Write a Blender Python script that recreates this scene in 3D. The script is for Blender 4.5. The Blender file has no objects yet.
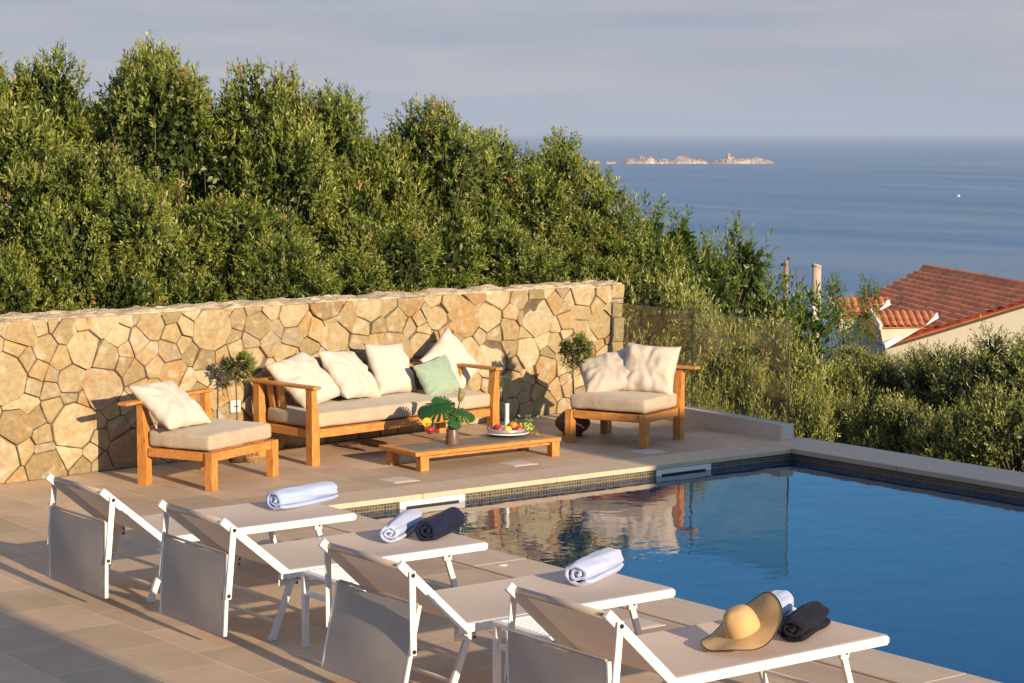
import bpy, bmesh, math, random
import numpy as np
from mathutils import Vector, Matrix, noise
PI=math.pi
random.seed(7); rng=np.random.default_rng(11)
scene=bpy.context.scene
col=bpy.data.collections.new('pool_terrace'); scene.collection.children.link(col)

# ------------------------------------------------------------------ camera frame (view directions on the ground)
TH=0.9260; FH=Vector((math.cos(TH),math.sin(TH),0)); RT=Vector((math.sin(TH),-math.cos(TH),0))
CAMZ=2.8; PITCH=math.atan(209.5/2144.)
def W3(lat,dep,z): return FH*dep+RT*lat+Vector((0,0,z))

# ------------------------------------------------------------------ materials
def new_mat(name):
    m=bpy.data.materials.new(name); m.use_nodes=True
    nt=m.node_tree; b=nt.nodes['Principled BSDF']; return m,nt,b
def N(nt,t,**kw):
    n=nt.nodes.new(t)
    for k,v in kw.items():
        if k in n.inputs.keys() if False else False: pass
        setattr(n,k,v)
    return n
def L(nt,a,b): nt.links.new(a,b)
def coords(nt,kind='Object',scale=(1,1,1),rot=(0,0,0)):
    tc=nt.nodes.new('ShaderNodeTexCoord'); mp=nt.nodes.new('ShaderNodeMapping')
    mp.inputs['Scale'].default_value=scale; mp.inputs['Rotation'].default_value=rot
    L(nt,tc.outputs[kind],mp.inputs['Vector']); return mp.outputs['Vector']
def noise_n(nt,vec,scale,detail=4,rough=.55,dist=0):
    n=nt.nodes.new('ShaderNodeTexNoise'); n.inputs['Scale'].default_value=scale
    n.inputs['Detail'].default_value=detail; n.inputs['Roughness'].default_value=rough
    n.inputs['Distortion'].default_value=dist
    if vec: L(nt,vec,n.inputs['Vector'])
    return n.outputs['Fac']
def ramp(nt,fac,stops):
    r=nt.nodes.new('ShaderNodeValToRGB'); e=r.color_ramp.elements
    while len(e)<len(stops): e.new(.5)
    for i,(p,c) in enumerate(stops):
        e[i].position=p; e[i].color=(c[0],c[1],c[2],1) if hasattr(c,'__len__') else (c,c,c,1)
    L(nt,fac,r.inputs['Fac']); return r.outputs['Color']
def mix(nt,fac,a,b,mode='MIX'):
    m=nt.nodes.new('ShaderNodeMix'); m.data_type='RGBA'; m.blend_type=mode
    for s,v in ((m.inputs[0],fac),(m.inputs[6],a),(m.inputs[7],b)):
        if isinstance(v,(int,float)): s.default_value=v
        elif isinstance(v,(tuple,list)): s.default_value=(v[0],v[1],v[2],1)
        else: L(nt,v,s)
    return m.outputs[2]
def bump(nt,b,h,strength=.3,dist=.01,prev=None):
    n=nt.nodes.new('ShaderNodeBump'); n.inputs['Strength'].default_value=strength
    n.inputs['Distance'].default_value=dist; L(nt,h,n.inputs['Height'])
    if prev: L(nt,prev,n.inputs['Normal'])
    L(nt,n.outputs['Normal'],b.inputs['Normal']); return n.outputs['Normal']
def attr(nt,name):
    a=nt.nodes.new('ShaderNodeAttribute'); a.attribute_name=name; return a
def simple(name,c,rough=.6,metal=0,var=.12,scale=8,bs=.15,bd=.003,spec=.5,coat=0,kind='Object'):
    m,nt,b=new_mat(name); v=coords(nt,kind)
    f=noise_n(nt,v,scale,5)
    lo=tuple(x*(1-var) for x in c); hi=tuple(min(1,x*(1+var)) for x in c)
    L(nt,ramp(nt,f,[(.3,lo),(.7,hi)]),b.inputs['Base Color'])
    b.inputs['Roughness'].default_value=rough; b.inputs['Metallic'].default_value=metal
    b.inputs['Specular IOR Level'].default_value=spec
    if coat: b.inputs['Coat Weight'].default_value=coat
    if bs: bump(nt,b,noise_n(nt,v,scale*6,4),bs,bd)
    return m
M={}
# stone of the wall
def mk_stone():
    m,nt,b=new_mat('wall_stone'); v=coords(nt)
    a=attr(nt,'rnd').outputs['Fac']
    base=ramp(nt,a,[(0,(.27,.215,.12)),(.22,(.39,.31,.185)),(.45,(.48,.405,.265)),(.62,(.32,.265,.185)),(.80,(.42,.335,.185)),(.95,(.38,.28,.15)),(1,(.37,.21,.09))])
    n1=noise_n(nt,v,5,6,.62,.6)
    stain=ramp(nt,n1,[(.53,0),(.70,.75)])
    c=mix(nt,stain,base,(.38,.20,.065))
    n2=noise_n(nt,v,22,6,.7)
    c=mix(nt,.55,c,ramp(nt,n2,[(.3,(.50,.47,.43)),(.68,(1.12,1.1,1.06))]),'MULTIPLY')
    n3=noise_n(nt,v,9,3,.5)
    c=mix(nt,ramp(nt,n3,[(.56,0),(.72,.6)]),c,(.52,.46,.37))
    L(nt,c,b.inputs['Base Color']); b.inputs['Roughness'].default_value=.9
    b.inputs['Specular IOR Level'].default_value=.2
    p=bump(nt,b,noise_n(nt,v,13,6,.68),.9,.022)
    bump(nt,b,noise_n(nt,v,70,4,.6),.35,.003,p)
    return m
M['stone']=mk_stone()
M['gapshade']=simple('wall_gap_shade',(.13,.095,.06),.95,var=.4,scale=12,bs=.5,bd=.01)  # dark brown paints the shade deep in the dry-stacked gaps
M['captop']=simple('wall_cap_mortar',(.60,.48,.32),.95,var=.45,scale=7,bs=.9,bd=.03)
def mk_deck():
    m,nt,b=new_mat('porcelain_paving'); v=coords(nt,'Object',(1,1,1),(0,0,math.radians(90)))
    br=nt.nodes.new('ShaderNodeTexBrick'); L(nt,v,br.inputs['Vector'])
    br.inputs['Scale'].default_value=1; br.inputs['Brick Width'].default_value=.595; br.inputs['Row Height'].default_value=.42
    br.inputs['Mortar Size'].default_value=.006; br.inputs['Mortar Smooth'].default_value=.3; br.offset=.5
    br.inputs['Color1'].default_value=(.64,.485,.35,1); br.inputs['Color2'].default_value=(.47,.36,.26,1)
    br.inputs['Mortar'].default_value=(.70,.55,.41,1); br.inputs['Bias'].default_value=0
    v2=coords(nt)
    n=noise_n(nt,v2,1.3,6,.6,.5); n2=noise_n(nt,coords(nt,'Object',(3,14,3)),3,5,.6)
    c=mix(nt,.7,br.outputs['Color'],ramp(nt,n,[(.32,(.70,.70,.72)),(.68,(1.08,1.06,1.03))]),'MULTIPLY')
    c=mix(nt,.5,c,ramp(nt,n2,[(.3,(.86,.86,.87)),(.7,(1.03,1.02,1.0))]),'MULTIPLY')
    L(nt,c,b.inputs['Base Color']); b.inputs['Roughness'].default_value=.62
    b.inputs['Specular IOR Level'].default_value=.2
    inv=nt.nodes.new('ShaderNodeMath'); inv.operation='SUBTRACT'; inv.inputs[0].default_value=1; L(nt,br.outputs['Fac'],inv.inputs[1])
    p=bump(nt,b,inv.outputs[0],.6,.003)
    bump(nt,b,noise_n(nt,v2,60,4),.12,.002,p)
    return m
M['deck']=mk_deck()
def mk_coping():
    m,nt,b=new_mat('coping_stone'); v2=coords(nt)
    n=noise_n(nt,coords(nt,'Object',(6,1.2,2)),2.2,6,.6,.6)
    c=ramp(nt,n,[(.25,(.50,.385,.28)),(.75,(.60,.475,.355))])
    L(nt,c,b.inputs['Base Color']); b.inputs['Roughness'].default_value=.6
    bump(nt,b,noise_n(nt,v2,50,4),.15,.002)
    return m
M['coping']=mk_coping()
def mk_mosaic():
    m,nt,b=new_mat('pool_mosaic'); 
    tc=nt.nodes.new('ShaderNodeTexCoord'); sep=nt.nodes.new('ShaderNodeSeparateXYZ'); L(nt,tc.outputs['Object'],sep.inputs[0])
    add=nt.nodes.new('ShaderNodeMath'); add.operation='ADD'; L(nt,sep.outputs[0],add.inputs[0]); L(nt,sep.outputs[1],add.inputs[1])
    cmb=nt.nodes.new('ShaderNodeCombineXYZ'); L(nt,add.outputs[0],cmb.inputs[0]); L(nt,sep.outputs[2],cmb.inputs[1])
    br=nt.nodes.new('ShaderNodeTexBrick'); L(nt,cmb.outputs[0],br.inputs['Vector']); br.offset=0
    br.inputs['Scale'].default_value=1; br.inputs['Brick Width'].default_value=.027; br.inputs['Row Height'].default_value=.027
    br.inputs['Mortar Size'].default_value=.0026; br.inputs['Mortar Smooth'].default_value=.1
    br.inputs['Color1'].default_value=(.03,.03,.026,1); br.inputs['Color2'].default_value=(.13,.115,.085,1)
    br.inputs['Mortar'].default_value=(.24,.20,.145,1); br.inputs['Bias'].default_value=-.1
    L(nt,br.outputs['Color'],b.inputs['Base Color']); b.inputs['Roughness'].default_value=.35
    return m
M['mosaic']=mk_mosaic()
def mk_water():
    m,nt,b=new_mat('pool_water')
    n0=noise_n(nt,coords(nt),.35,2)
    L(nt,ramp(nt,n0,[(.3,(.0002,.026,.075)),(.7,(.0003,.032,.09))]),b.inputs['Base Color'])
    b.inputs['Roughness'].default_value=.01; b.inputs['IOR'].default_value=1.7
    b.inputs['Specular IOR Level'].default_value=.5
    v=coords(nt,'Object',(1,1,1),(0,0,math.radians(-53)))
    v1=coords(nt,'Object',(1.0,1.0,1))
    p=bump(nt,b,noise_n(nt,v1,3.2,2,.45,.3),.055,.05)
    bump(nt,b,noise_n(nt,v1,11,2,.5,.2),.05,.012,p)
    return m
M['water']=mk_water()
def mk_sea():
    m,nt,b=new_mat('sea_water')
    v=coords(nt,'Object',(1,1,1),(0,0,-TH))
    v2=coords(nt,'Object',(.25,1.0,1),(0,0,0))
    n=noise_n(nt,coords(nt,'Object',(.0022,.0005,.001),(0,0,-TH)),3,5,.6,.8)
    L(nt,ramp(nt,n,[(.38,(.09,.175,.30)),(.64,(.20,.275,.37))]),b.inputs['Base Color'])
    L(nt,ramp(nt,n,[(.35,.38),(.7,.48)]),b.inputs['Roughness'])
    b.inputs['IOR'].default_value=1.33; b.inputs['Specular IOR Level'].default_value=.36
    bump(nt,b,noise_n(nt,coords(nt,'Object',(.10,.04,.1),(0,0,-TH)),1.0,6,.7),.9,1.1)
    return m
M['sea']=mk_sea()
def mk_teak():
    m,nt,b=new_mat('teak_wood'); 
    f=noise_n(nt,coords(nt,'Object',(3,3,3)),3,3)
    w=nt.nodes.new('ShaderNodeTexNoise'); w.inputs['Scale'].default_value=9; w.inputs['Detail'].default_value=6
    L(nt,coords(nt,'Object',(9,9,1.4)),w.inputs['Vector'])
    c=ramp(nt,w.outputs['Fac'],[(.3,(.36,.135,.03)),(.5,(.53,.225,.055)),(.72,(.64,.30,.08))])
    c=mix(nt,.45,c,ramp(nt,f,[(.3,(.7,.66,.62)),(.7,(1.05,1.03,1))]),'MULTIPLY')
    L(nt,c,b.inputs['Base Color']); b.inputs['Roughness'].default_value=.48
    bump(nt,b,w.outputs['Fac'],.12,.002); return m
M['teak']=mk_teak()
def mk_teak_h():
    m=mk_teak(); m.name='teak_board'
    for n in m.node_tree.nodes:
        if n.type=='MAPPING' and abs(n.inputs['Scale'].default_value[2]-1.4)<.01: n.inputs['Scale'].default_value=(1.4,9,9)
    return m
M['teakh']=mk_teak_h()
def fabric(name,c,sc=160,var=.1,rough=.9,sheen=.15):
    m,nt,b=new_mat(name); v=coords(nt)
    f=noise_n(nt,v,5,4)
    L(nt,ramp(nt,f,[(.3,tuple(x*(1-var) for x in c)),(.7,tuple(min(1,x*(1+var)) for x in c))]),b.inputs['Base Color'])
    b.inputs['Roughness'].default_value=rough; b.inputs['Specular IOR Level'].default_value=.15
    b.inputs['Sheen Weight'].default_value=sheen
    p=bump(nt,b,noise_n(nt,v,9,3,.5,.8),.35,.02)
    bump(nt,b,noise_n(nt,v,sc,3),.3,.002,p); return m
M['cushion']=fabric('taupe_cushion_cloth',(.42,.345,.26))
M['linen']=fabric('ivory_linen',(.56,.51,.44),var=.05)
M['linen2']=fabric('greige_linen',(.52,.46,.39),var=.06)
M['green']=fabric('sage_velvet',(.26,.36,.27),var=.08,rough=.6,sheen=.5)
M['terry']=fabric('pale_blue_terry',(.34,.43,.66),sc=120,var=.05)
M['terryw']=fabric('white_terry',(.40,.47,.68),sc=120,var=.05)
M['navy']=fabric('navy_terry',(.011,.015,.045),sc=90,var=.25,sheen=.03)
M['black']=fabric('charcoal_terry',(.010,.011,.024),sc=90,var=.3,sheen=.03)
def mk_canopy(nm,c0,c1,tf):
    m,nt,b=new_mat(nm); v=coords(nt)
    c=ramp(nt,noise_n(nt,v,4,4),[(.3,c0),(.7,c1)])
    L(nt,c,b.inputs['Base Color']); b.inputs['Roughness'].default_value=.75
    tr=nt.nodes.new('ShaderNodeBsdfTranslucent'); L(nt,c,tr.inputs['Color'])
    mx=nt.nodes.new('ShaderNodeMixShader'); mx.inputs[0].default_value=tf
    L(nt,b.outputs[0],mx.inputs[1]); L(nt,tr.outputs[0],mx.inputs[2])
    L(nt,mx.outputs[0],nt.nodes['Material Output'].inputs['Surface'])
    if tf>.4:
        ck=nt.nodes.new('ShaderNodeTexChecker'); ck.inputs['Scale'].default_value=75; L(nt,v,ck.inputs['Vector']); c2=mix(nt,ck.outputs['Fac'],c,tuple(x*.88 for x in c0)); L(nt,c2,b.inputs['Base Color'])
    bump(nt,b,noise_n(nt,v,200,2),.2,.002); return m
M['canopy']=mk_canopy('taupe_canopy_mesh',(.56,.49,.425),(.62,.54,.475),.32)
M['sling']=mk_canopy('beige_sling_mesh',(.88,.77,.67),(.90,.80,.71),.42)
M['alu']=simple('white_powder_coat',(.74,.73,.72),.38,var=.03,scale=5,bs=.05)
M['bolt']=simple('dark_bolt',(.05,.05,.06),.4,.8,bs=0)
M['plastic']=simple('white_plastic',(.74,.73,.72),.45,var=.03,bs=.05)
M['slot']=simple('dark_slot',(.10,.09,.06),.7,bs=0)
M['kerb']=simple('pale_kerb_stone',(.55,.49,.44),.7,var=.06,scale=4)
M['glazed']=simple('dark_clay',(.06,.035,.025),.5,var=.3,scale=10)
M['ceramic']=simple('bronze_ceramic',(.13,.085,.065),.35,var=.15,scale=6,bs=.1)
M['greytop']=simple('grey_slate_inset',(.17,.155,.14),.55,var=.15,scale=9)
M['tray']=simple('silver_tray',(.45,.44,.43),.3,.5,var=.1,bs=.05)
M['white']=simple('white_enamel',(.80,.78,.74),.35,var=.03,bs=0)
M['straw']=simple('tan_felt_straw',(.55,.36,.165),.8,var=.08,scale=14,bs=.3,bd=.003)
M['trim']=simple('black_trim',(.02,.018,.018),.6,bs=0)
M['bark']=simple('grey_bark',(.13,.09,.06),.95,var=.4,scale=9,bs=.8,bd=.02)
M['wicker']=simple('brown_wicker',(.10,.045,.03),.7,var=.5,scale=60,bs=.8,bd=.01)
M['concrete']=simple('concrete_pole',(.42,.36,.28),.9,var=.18,scale=3,bs=.4,bd=.01)
M['polewood']=simple('weathered_pole_wood',(.25,.19,.13),.9,var=.3,scale=3,bs=.3)
M['render']=simple('cream_render',(.55,.49,.38),.9,var=.1,scale=1.5,bs=.3)
M['renderp']=simple('peach_render',(.55,.32,.20),.9,var=.1,scale=1.5,bs=.3)
M['ground']=simple('dry_hillside',(.07,.075,.035),.95,var=.5,scale=.6,bs=.6,bd=.1)
M['hill']=simple('far_hill_scrub',(.05,.075,.06),.95,var=.2,scale=.004,bs=0)
M['rock']=simple('pale_islet_rock',(.46,.37,.29),.95,var=.5,scale=.05,bs=.8,bd=2)
M['villa']=simple('villa_render',(.6,.55,.48),.9,var=.05,scale=1)
M['apple']=simple('red_fruit_skin',(.45,.03,.02),.3,var=.5,scale=20,bs=0)
M['peach']=simple('orange_fruit_skin',(.75,.22,.03),.45,var=.3,scale=20,bs=0)
M['lemon']=simple('lemon_skin',(.85,.62,.03),.4,var=.1,scale=20,bs=.1)
M['grape']=simple('green_grape_skin',(.30,.38,.05),.3,var=.3,scale=30,bs=0)
def mk_tile(name,c):
    m,nt,b=new_mat(name); v=coords(nt)
    f=noise_n(nt,v,1.6,5,.7); f2=noise_n(nt,coords(nt,'Object',(5,5,5)),1.2,2)
    cc=ramp(nt,f,[(.3,tuple(x*.65 for x in c)),(.7,tuple(x*1.2 for x in c))])
    cc=mix(nt,.5,cc,ramp(nt,f2,[(.35,.7),(.65,1.15)]),'MULTIPLY')
    L(nt,cc,b.inputs['Base Color']); b.inputs['Roughness'].default_value=.85; return m
M['tile']=mk_tile('terracotta_tile',(.88,.28,.11)); M['tileb']=mk_tile('orange_tile',(.50,.17,.07))
def mk_leaf(name,stops,trans=.25,rough=.42):
    m,nt,b=new_mat(name)
    a=attr(nt,'rnd').outputs['Fac']; c=ramp(nt,a,stops)
    L(nt,c,b.inputs['Base Color']); b.inputs['Roughness'].default_value=rough; b.inputs['Specular IOR Level'].default_value=.4
    tr=nt.nodes.new('ShaderNodeBsdfTranslucent'); L(nt,c,tr.inputs['Color'])
    mx=nt.nodes.new('ShaderNodeMixShader'); mx.inputs[0].default_value=trans
    L(nt,b.outputs[0],mx.inputs[1]); L(nt,tr.outputs[0],mx.inputs[2]); L(nt,mx.outputs[0],nt.nodes['Material Output'].inputs['Surface'])
    return m
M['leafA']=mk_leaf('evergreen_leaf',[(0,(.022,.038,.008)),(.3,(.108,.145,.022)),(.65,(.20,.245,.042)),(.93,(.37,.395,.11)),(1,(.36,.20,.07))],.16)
M['leafB']=mk_leaf('olive_leaf',[(0,(.03,.045,.012)),(.4,(.14,.17,.035)),(.8,(.35,.35,.09)),(1,(.40,.38,.18))],.16)
M['leafC']=mk_leaf('bright_leaf',[(0,(.04,.07,.014)),(.4,(.10,.155,.024)),(.8,(.18,.24,.04)),(1,(.28,.28,.06))],.35)
M['monstera']=mk_leaf('monstera_leaf',[(0,(.012,.055,.012)),(1,(.03,.11,.02))],.15,.3)
M['vine']=mk_leaf('pale_green_leaf',[(0,(.12,.22,.03)),(1,(.32,.42,.10))],.3)
def mk_glass():
    m,nt,b=new_mat('railing_glass')
    gl=nt.nodes.new('ShaderNodeBsdfGlossy'); gl.inputs['Roughness'].default_value=.02; gl.inputs['Color'].default_value=(.9,.95,.92,1)
    tp=nt.nodes.new('ShaderNodeBsdfTransparent'); tp.inputs['Color'].default_value=(.92,.93,.88,1)
    df=nt.nodes.new('ShaderNodeBsdfDiffuse'); df.inputs['Color'].default_value=(.42,.36,.25,1)
    lw=nt.nodes.new('ShaderNodeLayerWeight'); lw.inputs['Blend'].default_value=.5; pw=nt.nodes.new('ShaderNodeMath'); pw.operation='POWER'; pw.inputs[1].default_value=3.0; L(nt,lw.outputs['Facing'],pw.inputs[0])
    mx=nt.nodes.new('ShaderNodeMixShader'); L(nt,pw.outputs[0],mx.inputs[0]); L(nt,tp.outputs[0],mx.inputs[1]); L(nt,gl.outputs[0],mx.inputs[2])
    m2=nt.nodes.new('ShaderNodeMixShader'); m2.inputs[0].default_value=.035; L(nt,mx.outputs[0],m2.inputs[1]); L(nt,df.outputs[0],m2.inputs[2])
    L(nt,m2.outputs[0],nt.nodes['Material Output'].inputs['Surface']); return m
M['glass']=mk_glass()
def mk_clear(name,c):
    m,nt,b=new_mat(name)
    gl=nt.nodes.new('ShaderNodeBsdfGlossy'); gl.inputs['Roughness'].default_value=.02
    tp=nt.nodes.new('ShaderNodeBsdfTransparent'); tp.inputs['Color'].default_value=(*c,1)
    lw=nt.nodes.new('ShaderNodeLayerWeight'); lw.inputs['Blend'].default_value=.5; pw=nt.nodes.new('ShaderNodeMath'); pw.operation='POWER'; pw.inputs[1].default_value=1.6; L(nt,lw.outputs['Facing'],pw.inputs[0])
    mx=nt.nodes.new('ShaderNodeMixShader'); L(nt,pw.outputs[0],mx.inputs[0]); L(nt,tp.outputs[0],mx.inputs[1]); L(nt,gl.outputs[0],mx.inputs[2])
    L(nt,mx.outputs[0],nt.nodes['Material Output'].inputs['Surface']); return m
M['clear']=mk_clear('clear_glass',(.95,.95,.95)); 
M['drink']=simple('red_drink',(.6,.02,.01),.1,bs=0)
M['glassedge']=simple('green_glass_edge',(.07,.085,.06),.2,bs=0)

# ------------------------------------------------------------------ mesh helpers
class MB:
    def __init__(s): s.v=[]; s.f=[]; s.a=[]
    def add(s,vs,fs,a=0.):
        o=len(s.v); s.v+= [tuple(v) for v in vs]; s.f+=[tuple(i+o for i in f) for f in fs]; s.a+=[a]*len(fs)
    def box(s,c,size,rot=None,bev=.004):
        bm=bmesh.new(); bmesh.ops.create_cube(bm,size=1)
        for v in bm.verts: v.co=Vector((v.co.x*size[0],v.co.y*size[1],v.co.z*size[2]))
        if bev: bmesh.ops.bevel(bm,geom=bm.edges[:],offset=min(bev,min(size)*.3),segments=1,affect='EDGES')
        R=rot if rot is not None else Matrix.Identity(3); c=Vector(c)
        bm.verts.index_update()
        s.add([c+R@v.co for v in bm.verts],[[v.index for v in f.verts] for f in bm.faces]); bm.free()
    def bar(s,p,q,w,h,up=(0,0,1),bev=.003):   # w across, h along up
        p=Vector(p);q=Vector(q); d=q-p; z=d.normalized(); u=Vector(up); x=z.cross(u)
        if x.length<1e-4: x=z.cross(Vector((1,0,0)))
        x.normalize(); y=x.cross(z); R=Matrix((x,y,z)).transposed()
        s.box((p+q)/2,(w,h,d.length),R,bev)
    def tube(s,pts,r,n=8,cap=True,a=0.):
        pts=[Vector(p) for p in pts]; rs=r if hasattr(r,'__len__') else [r]*len(pts)
        o=len(s.v); ref=None; vs=[]
        for i,p in enumerate(pts):
            t=(pts[min(i+1,len(pts)-1)]-pts[max(i-1,0)]).normalized()
            if ref is None: ref=t.orthogonal().normalized()
            x=(ref-t*ref.dot(t)); x=x.normalized() if x.length>1e-5 else t.orthogonal().normalized(); ref=x; y=t.cross(x)
            for k in range(n):
                an=2*PI*k/n; vs.append(p+(x*math.cos(an)+y*math.sin(an))*rs[i])
        fs=[]
        for i in range(len(pts)-1):
            for k in range(n): fs.append((i*n+k,i*n+(k+1)%n,(i+1)*n+(k+1)%n,(i+1)*n+k))
        if cap: fs.append(tuple(range(n-1,-1,-1))); fs.append(tuple((len(pts)-1)*n+k for k in range(n)))
        s.add(vs,fs,a)
    def lathe(s,prof,c=(0,0,0),n=24,a=0.):
        c=Vector(c); vs=[];fs=[]
        for r,z in prof:
            for k in range(n):
                an=2*PI*k/n; vs.append(c+Vector((r*math.cos(an),r*math.sin(an),z)))
        for i in range(len(prof)-1):
            for k in range(n): fs.append((i*n+k,i*n+(k+1)%n,(i+1)*n+(k+1)%n,(i+1)*n+k))
        s.add(vs,fs,a)
    def ball(s,c,r,n=10,sq=1):
        prof=[(max(1e-4,r*math.sin(PI*i/n)),-r*sq*math.cos(PI*i/n)) for i in range(n+1)]; s.lathe(prof,c,n+2)
    def prism(s,poly,z0,z1):
        n=len(poly); vs=[(x,y,z0) for x,y in poly]+[(x,y,z1) for x,y in poly]
        fs=[tuple(range(n-1,-1,-1)),tuple(range(n,2*n))]+[(i,(i+1)%n,n+(i+1)%n,n+i) for i in range(n)]; s.add(vs,fs)
    def build(s,name,mat,parent=None,smooth=False,M4=None):
        me=bpy.data.meshes.new(name); me.from_pydata([tuple(v) for v in s.v],[],s.f)
        if smooth: me.polygons.foreach_set('use_smooth',[True]*len(me.polygons))
        if any(s.a): 
            at=me.attributes.new('rnd','FLOAT','FACE'); at.data.foreach_set('value',s.a)
        me.update(); me.materials.append(mat)
        o=bpy.data.objects.new(name,me); col.objects.link(o)
        if parent: o.parent=parent
        if M4 is not None: o.matrix_basis=M4
        return o
def tag(o,label=None,cat=None,group=None,kind=None):
    if label: o['label']=label
    if cat: o['category']=cat
    if group: o['group']=group
    if kind: o['kind']=kind
    return o
def empty(name,loc,rz=0,**kw):
    o=bpy.data.objects.new(name,None); col.objects.link(o); o.location=loc; o.rotation_euler=(0,0,rz); o.empty_display_size=.2
    return tag(o,**kw)
def copy_tree(o,parent=None):
    c=o.copy(); col.objects.link(c)
    if parent: c.parent=parent
    for ch in list(o.children): copy_tree(ch,c)
    return c
def struct(o): o['kind']='structure'; return o

# ------------------------------------------------------------------ deck, coping, pool
XC=8.40; XCo=8.00; YA=13.57; YAo=13.97; XB=13.30; XBo=13.86; YN=1.0; ZW=-.090
m=MB()
m.box((1.0,4.5,-.06),(14.0,23.2,.12),bev=0)                   # left of pool, X -6..8, Y -7.1..16.1
deck=struct(m.build('deck',M['deck']))
m=MB(); m.prism([(8.0,YAo),(13.86,YAo),(14.12,17.2),(8.0,17.2)],-.12,-.0005); m.prism([(-6,16.1),(8,16.1),(8,17.2),(-6,17.2)],-.12,-.0005)
struct(m.build('deck_far',M['deck'])).name='paving'
m=MB()
def coping_row(m,x0,y0,x1,y1,along,step,z1=.012,z0=-.035):
    if along=='x':
        n=round((x1-x0)/step)
        for i in range(n): m.box(((x0+(i+.5)*(x1-x0)/n),(y0+y1)/2,(z0+z1)/2),((x1-x0)/n-.003,y1-y0,z1-z0),bev=.004)
    else:
        n=round((y1-y0)/step)
        for i in range(n): m.box(((x0+x1)/2,(y0+(i+.5)*(y1-y0)/n),(z0+z1)/2),(x1-x0,(y1-y0)/n-.003,z1-z0),bev=.004)
coping_row(m,XCo+.002,YN,XC+.02,YA-.022,'y',1.2)
coping_row(m,XCo+.002,YA-.02,XB+.0,YAo-.002,'x',1.2,.006)
coping_row(m,XB-.02,YN,XBo,YA-.022,'y',1.2); m.box(((XB+XBo)/2+.001,(YA+YAo)/2-.011,-.0125),(XBo-XB-.002,.42,.045))
struct(m.build('pool_coping',M['coping']))
m=MB()
for (x0,y0,x1,y1) in ((XC-.2,YN,XC,YA+.2),(XC+.001,YA,XB-.001,YA+.2),(XB,YN,XB+.2,YA+.2)):
    m.box(((x0+x1)/2,(y0+y1)/2,-.83),(x1-x0,y1-y0,1.585),bev=0)
struct(m.build('pool_wall',M['mosaic']))
m=MB(); m.box(((XC+XB)/2,(YN+YA)/2,ZW-.5),(XB-XC-.004,YA-YN-.004,1.0),bev=0)
struct(m.build('water',M['water']))
# skimmers
sk=empty('pool_skimmer',(9.425,YA-.004,ZW),label='white skimmer frame in the sunlit pool edge below the coffee table',cat='skimmer',group='skimmers in the pool edge')
m=MB(); w,h=.62,.108
for sx in (-1,1): m.box((sx*(w/2-.03),0,0),(.06,.02,h),bev=.003)
for sz in (-1,1): m.box((0,0,sz*(h/2-.021)),(w-.12,.02,.042),bev=.003)
m.build('frame',M['plastic'],sk)
m=MB(); m.box((0,.004,0),(w-.121,.006,h-.085),bev=0); m.build('slot',M['slot'],sk)
m=MB(); m.box((0,.003,0),(w+.03,.004,h+.02),bev=0); m.build('gasket',M['slot'],sk)
s2=copy_tree(sk); s2.location=(12.03,YA-.004,ZW); s2['label']='white skimmer frame in the shaded pool edge near the right armchair'
# deck lids
for i,(x,y,lb) in enumerate(((9.57,14.25,'pale square skimmer lid in the paving in front of the coffee table left leg'),(10.86,14.36,'pale square skimmer lid in the paving in front of the coffee table right half'),(12.19,14.22,'pale square lid in the paving by the right armchair front leg'),(7.80,9.2,'pale square lid in the paving behind the front lounger'))):
    l=empty('skimmer_lid',(x,y,.0),label=lb,cat='lid',group='square lids set in the paving')
    m=MB(); m.box((0,0,.001),(.25,.25,.004),bev=.001); m.build('plate',M['kerb'],l)
    m=MB(); m.box((0,0,.0035),(.20,.20,.002),bev=.0005); m.build('cover',M['kerb'],l)
m=MB(); m.lathe([(.0001,.018),(.02,.018),(.032,.013),(.034,.0121)],(8.16,10.95,0),20); tag(m.build('deck_light',M['white'],smooth=True),'small round white fitting set in the coping between the loungers','deck light')
# kerb and glass
m=MB(); k0=Vector((13.79,13.985,0)); k1=Vector((13.79,16.74,0))
m.prism([(13.58,13.985),(13.74,13.985),(13.93,16.76),(13.77,16.76)],-.001,.145); tag(m.build('low_kerb',M['kerb']),'low pale stone kerb under the glass railing at the deck end','kerb')
gr=empty('glass_railing',(13.72,14.03,0),math.radians(-3.9),label='frameless clear glass railing panels along the deck end by the wall',cat='railing')
for (y0,y1) in ((.0,1.42),(1.44,2.74)):
    m=MB(); m.box((0,(y0+y1)/2,.53),(.012,y1-y0,1.08),bev=0); g=m.build('panel',M['glass'],gr)
    m=MB(); m.box((0,y0+.002,.53),(.014,.006,1.08),bev=0); m.box((0,(y0+y1)/2,1.072),(.014,y1-y0,.005),bev=0); m.build('edge',M['glassedge'],g)

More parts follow.
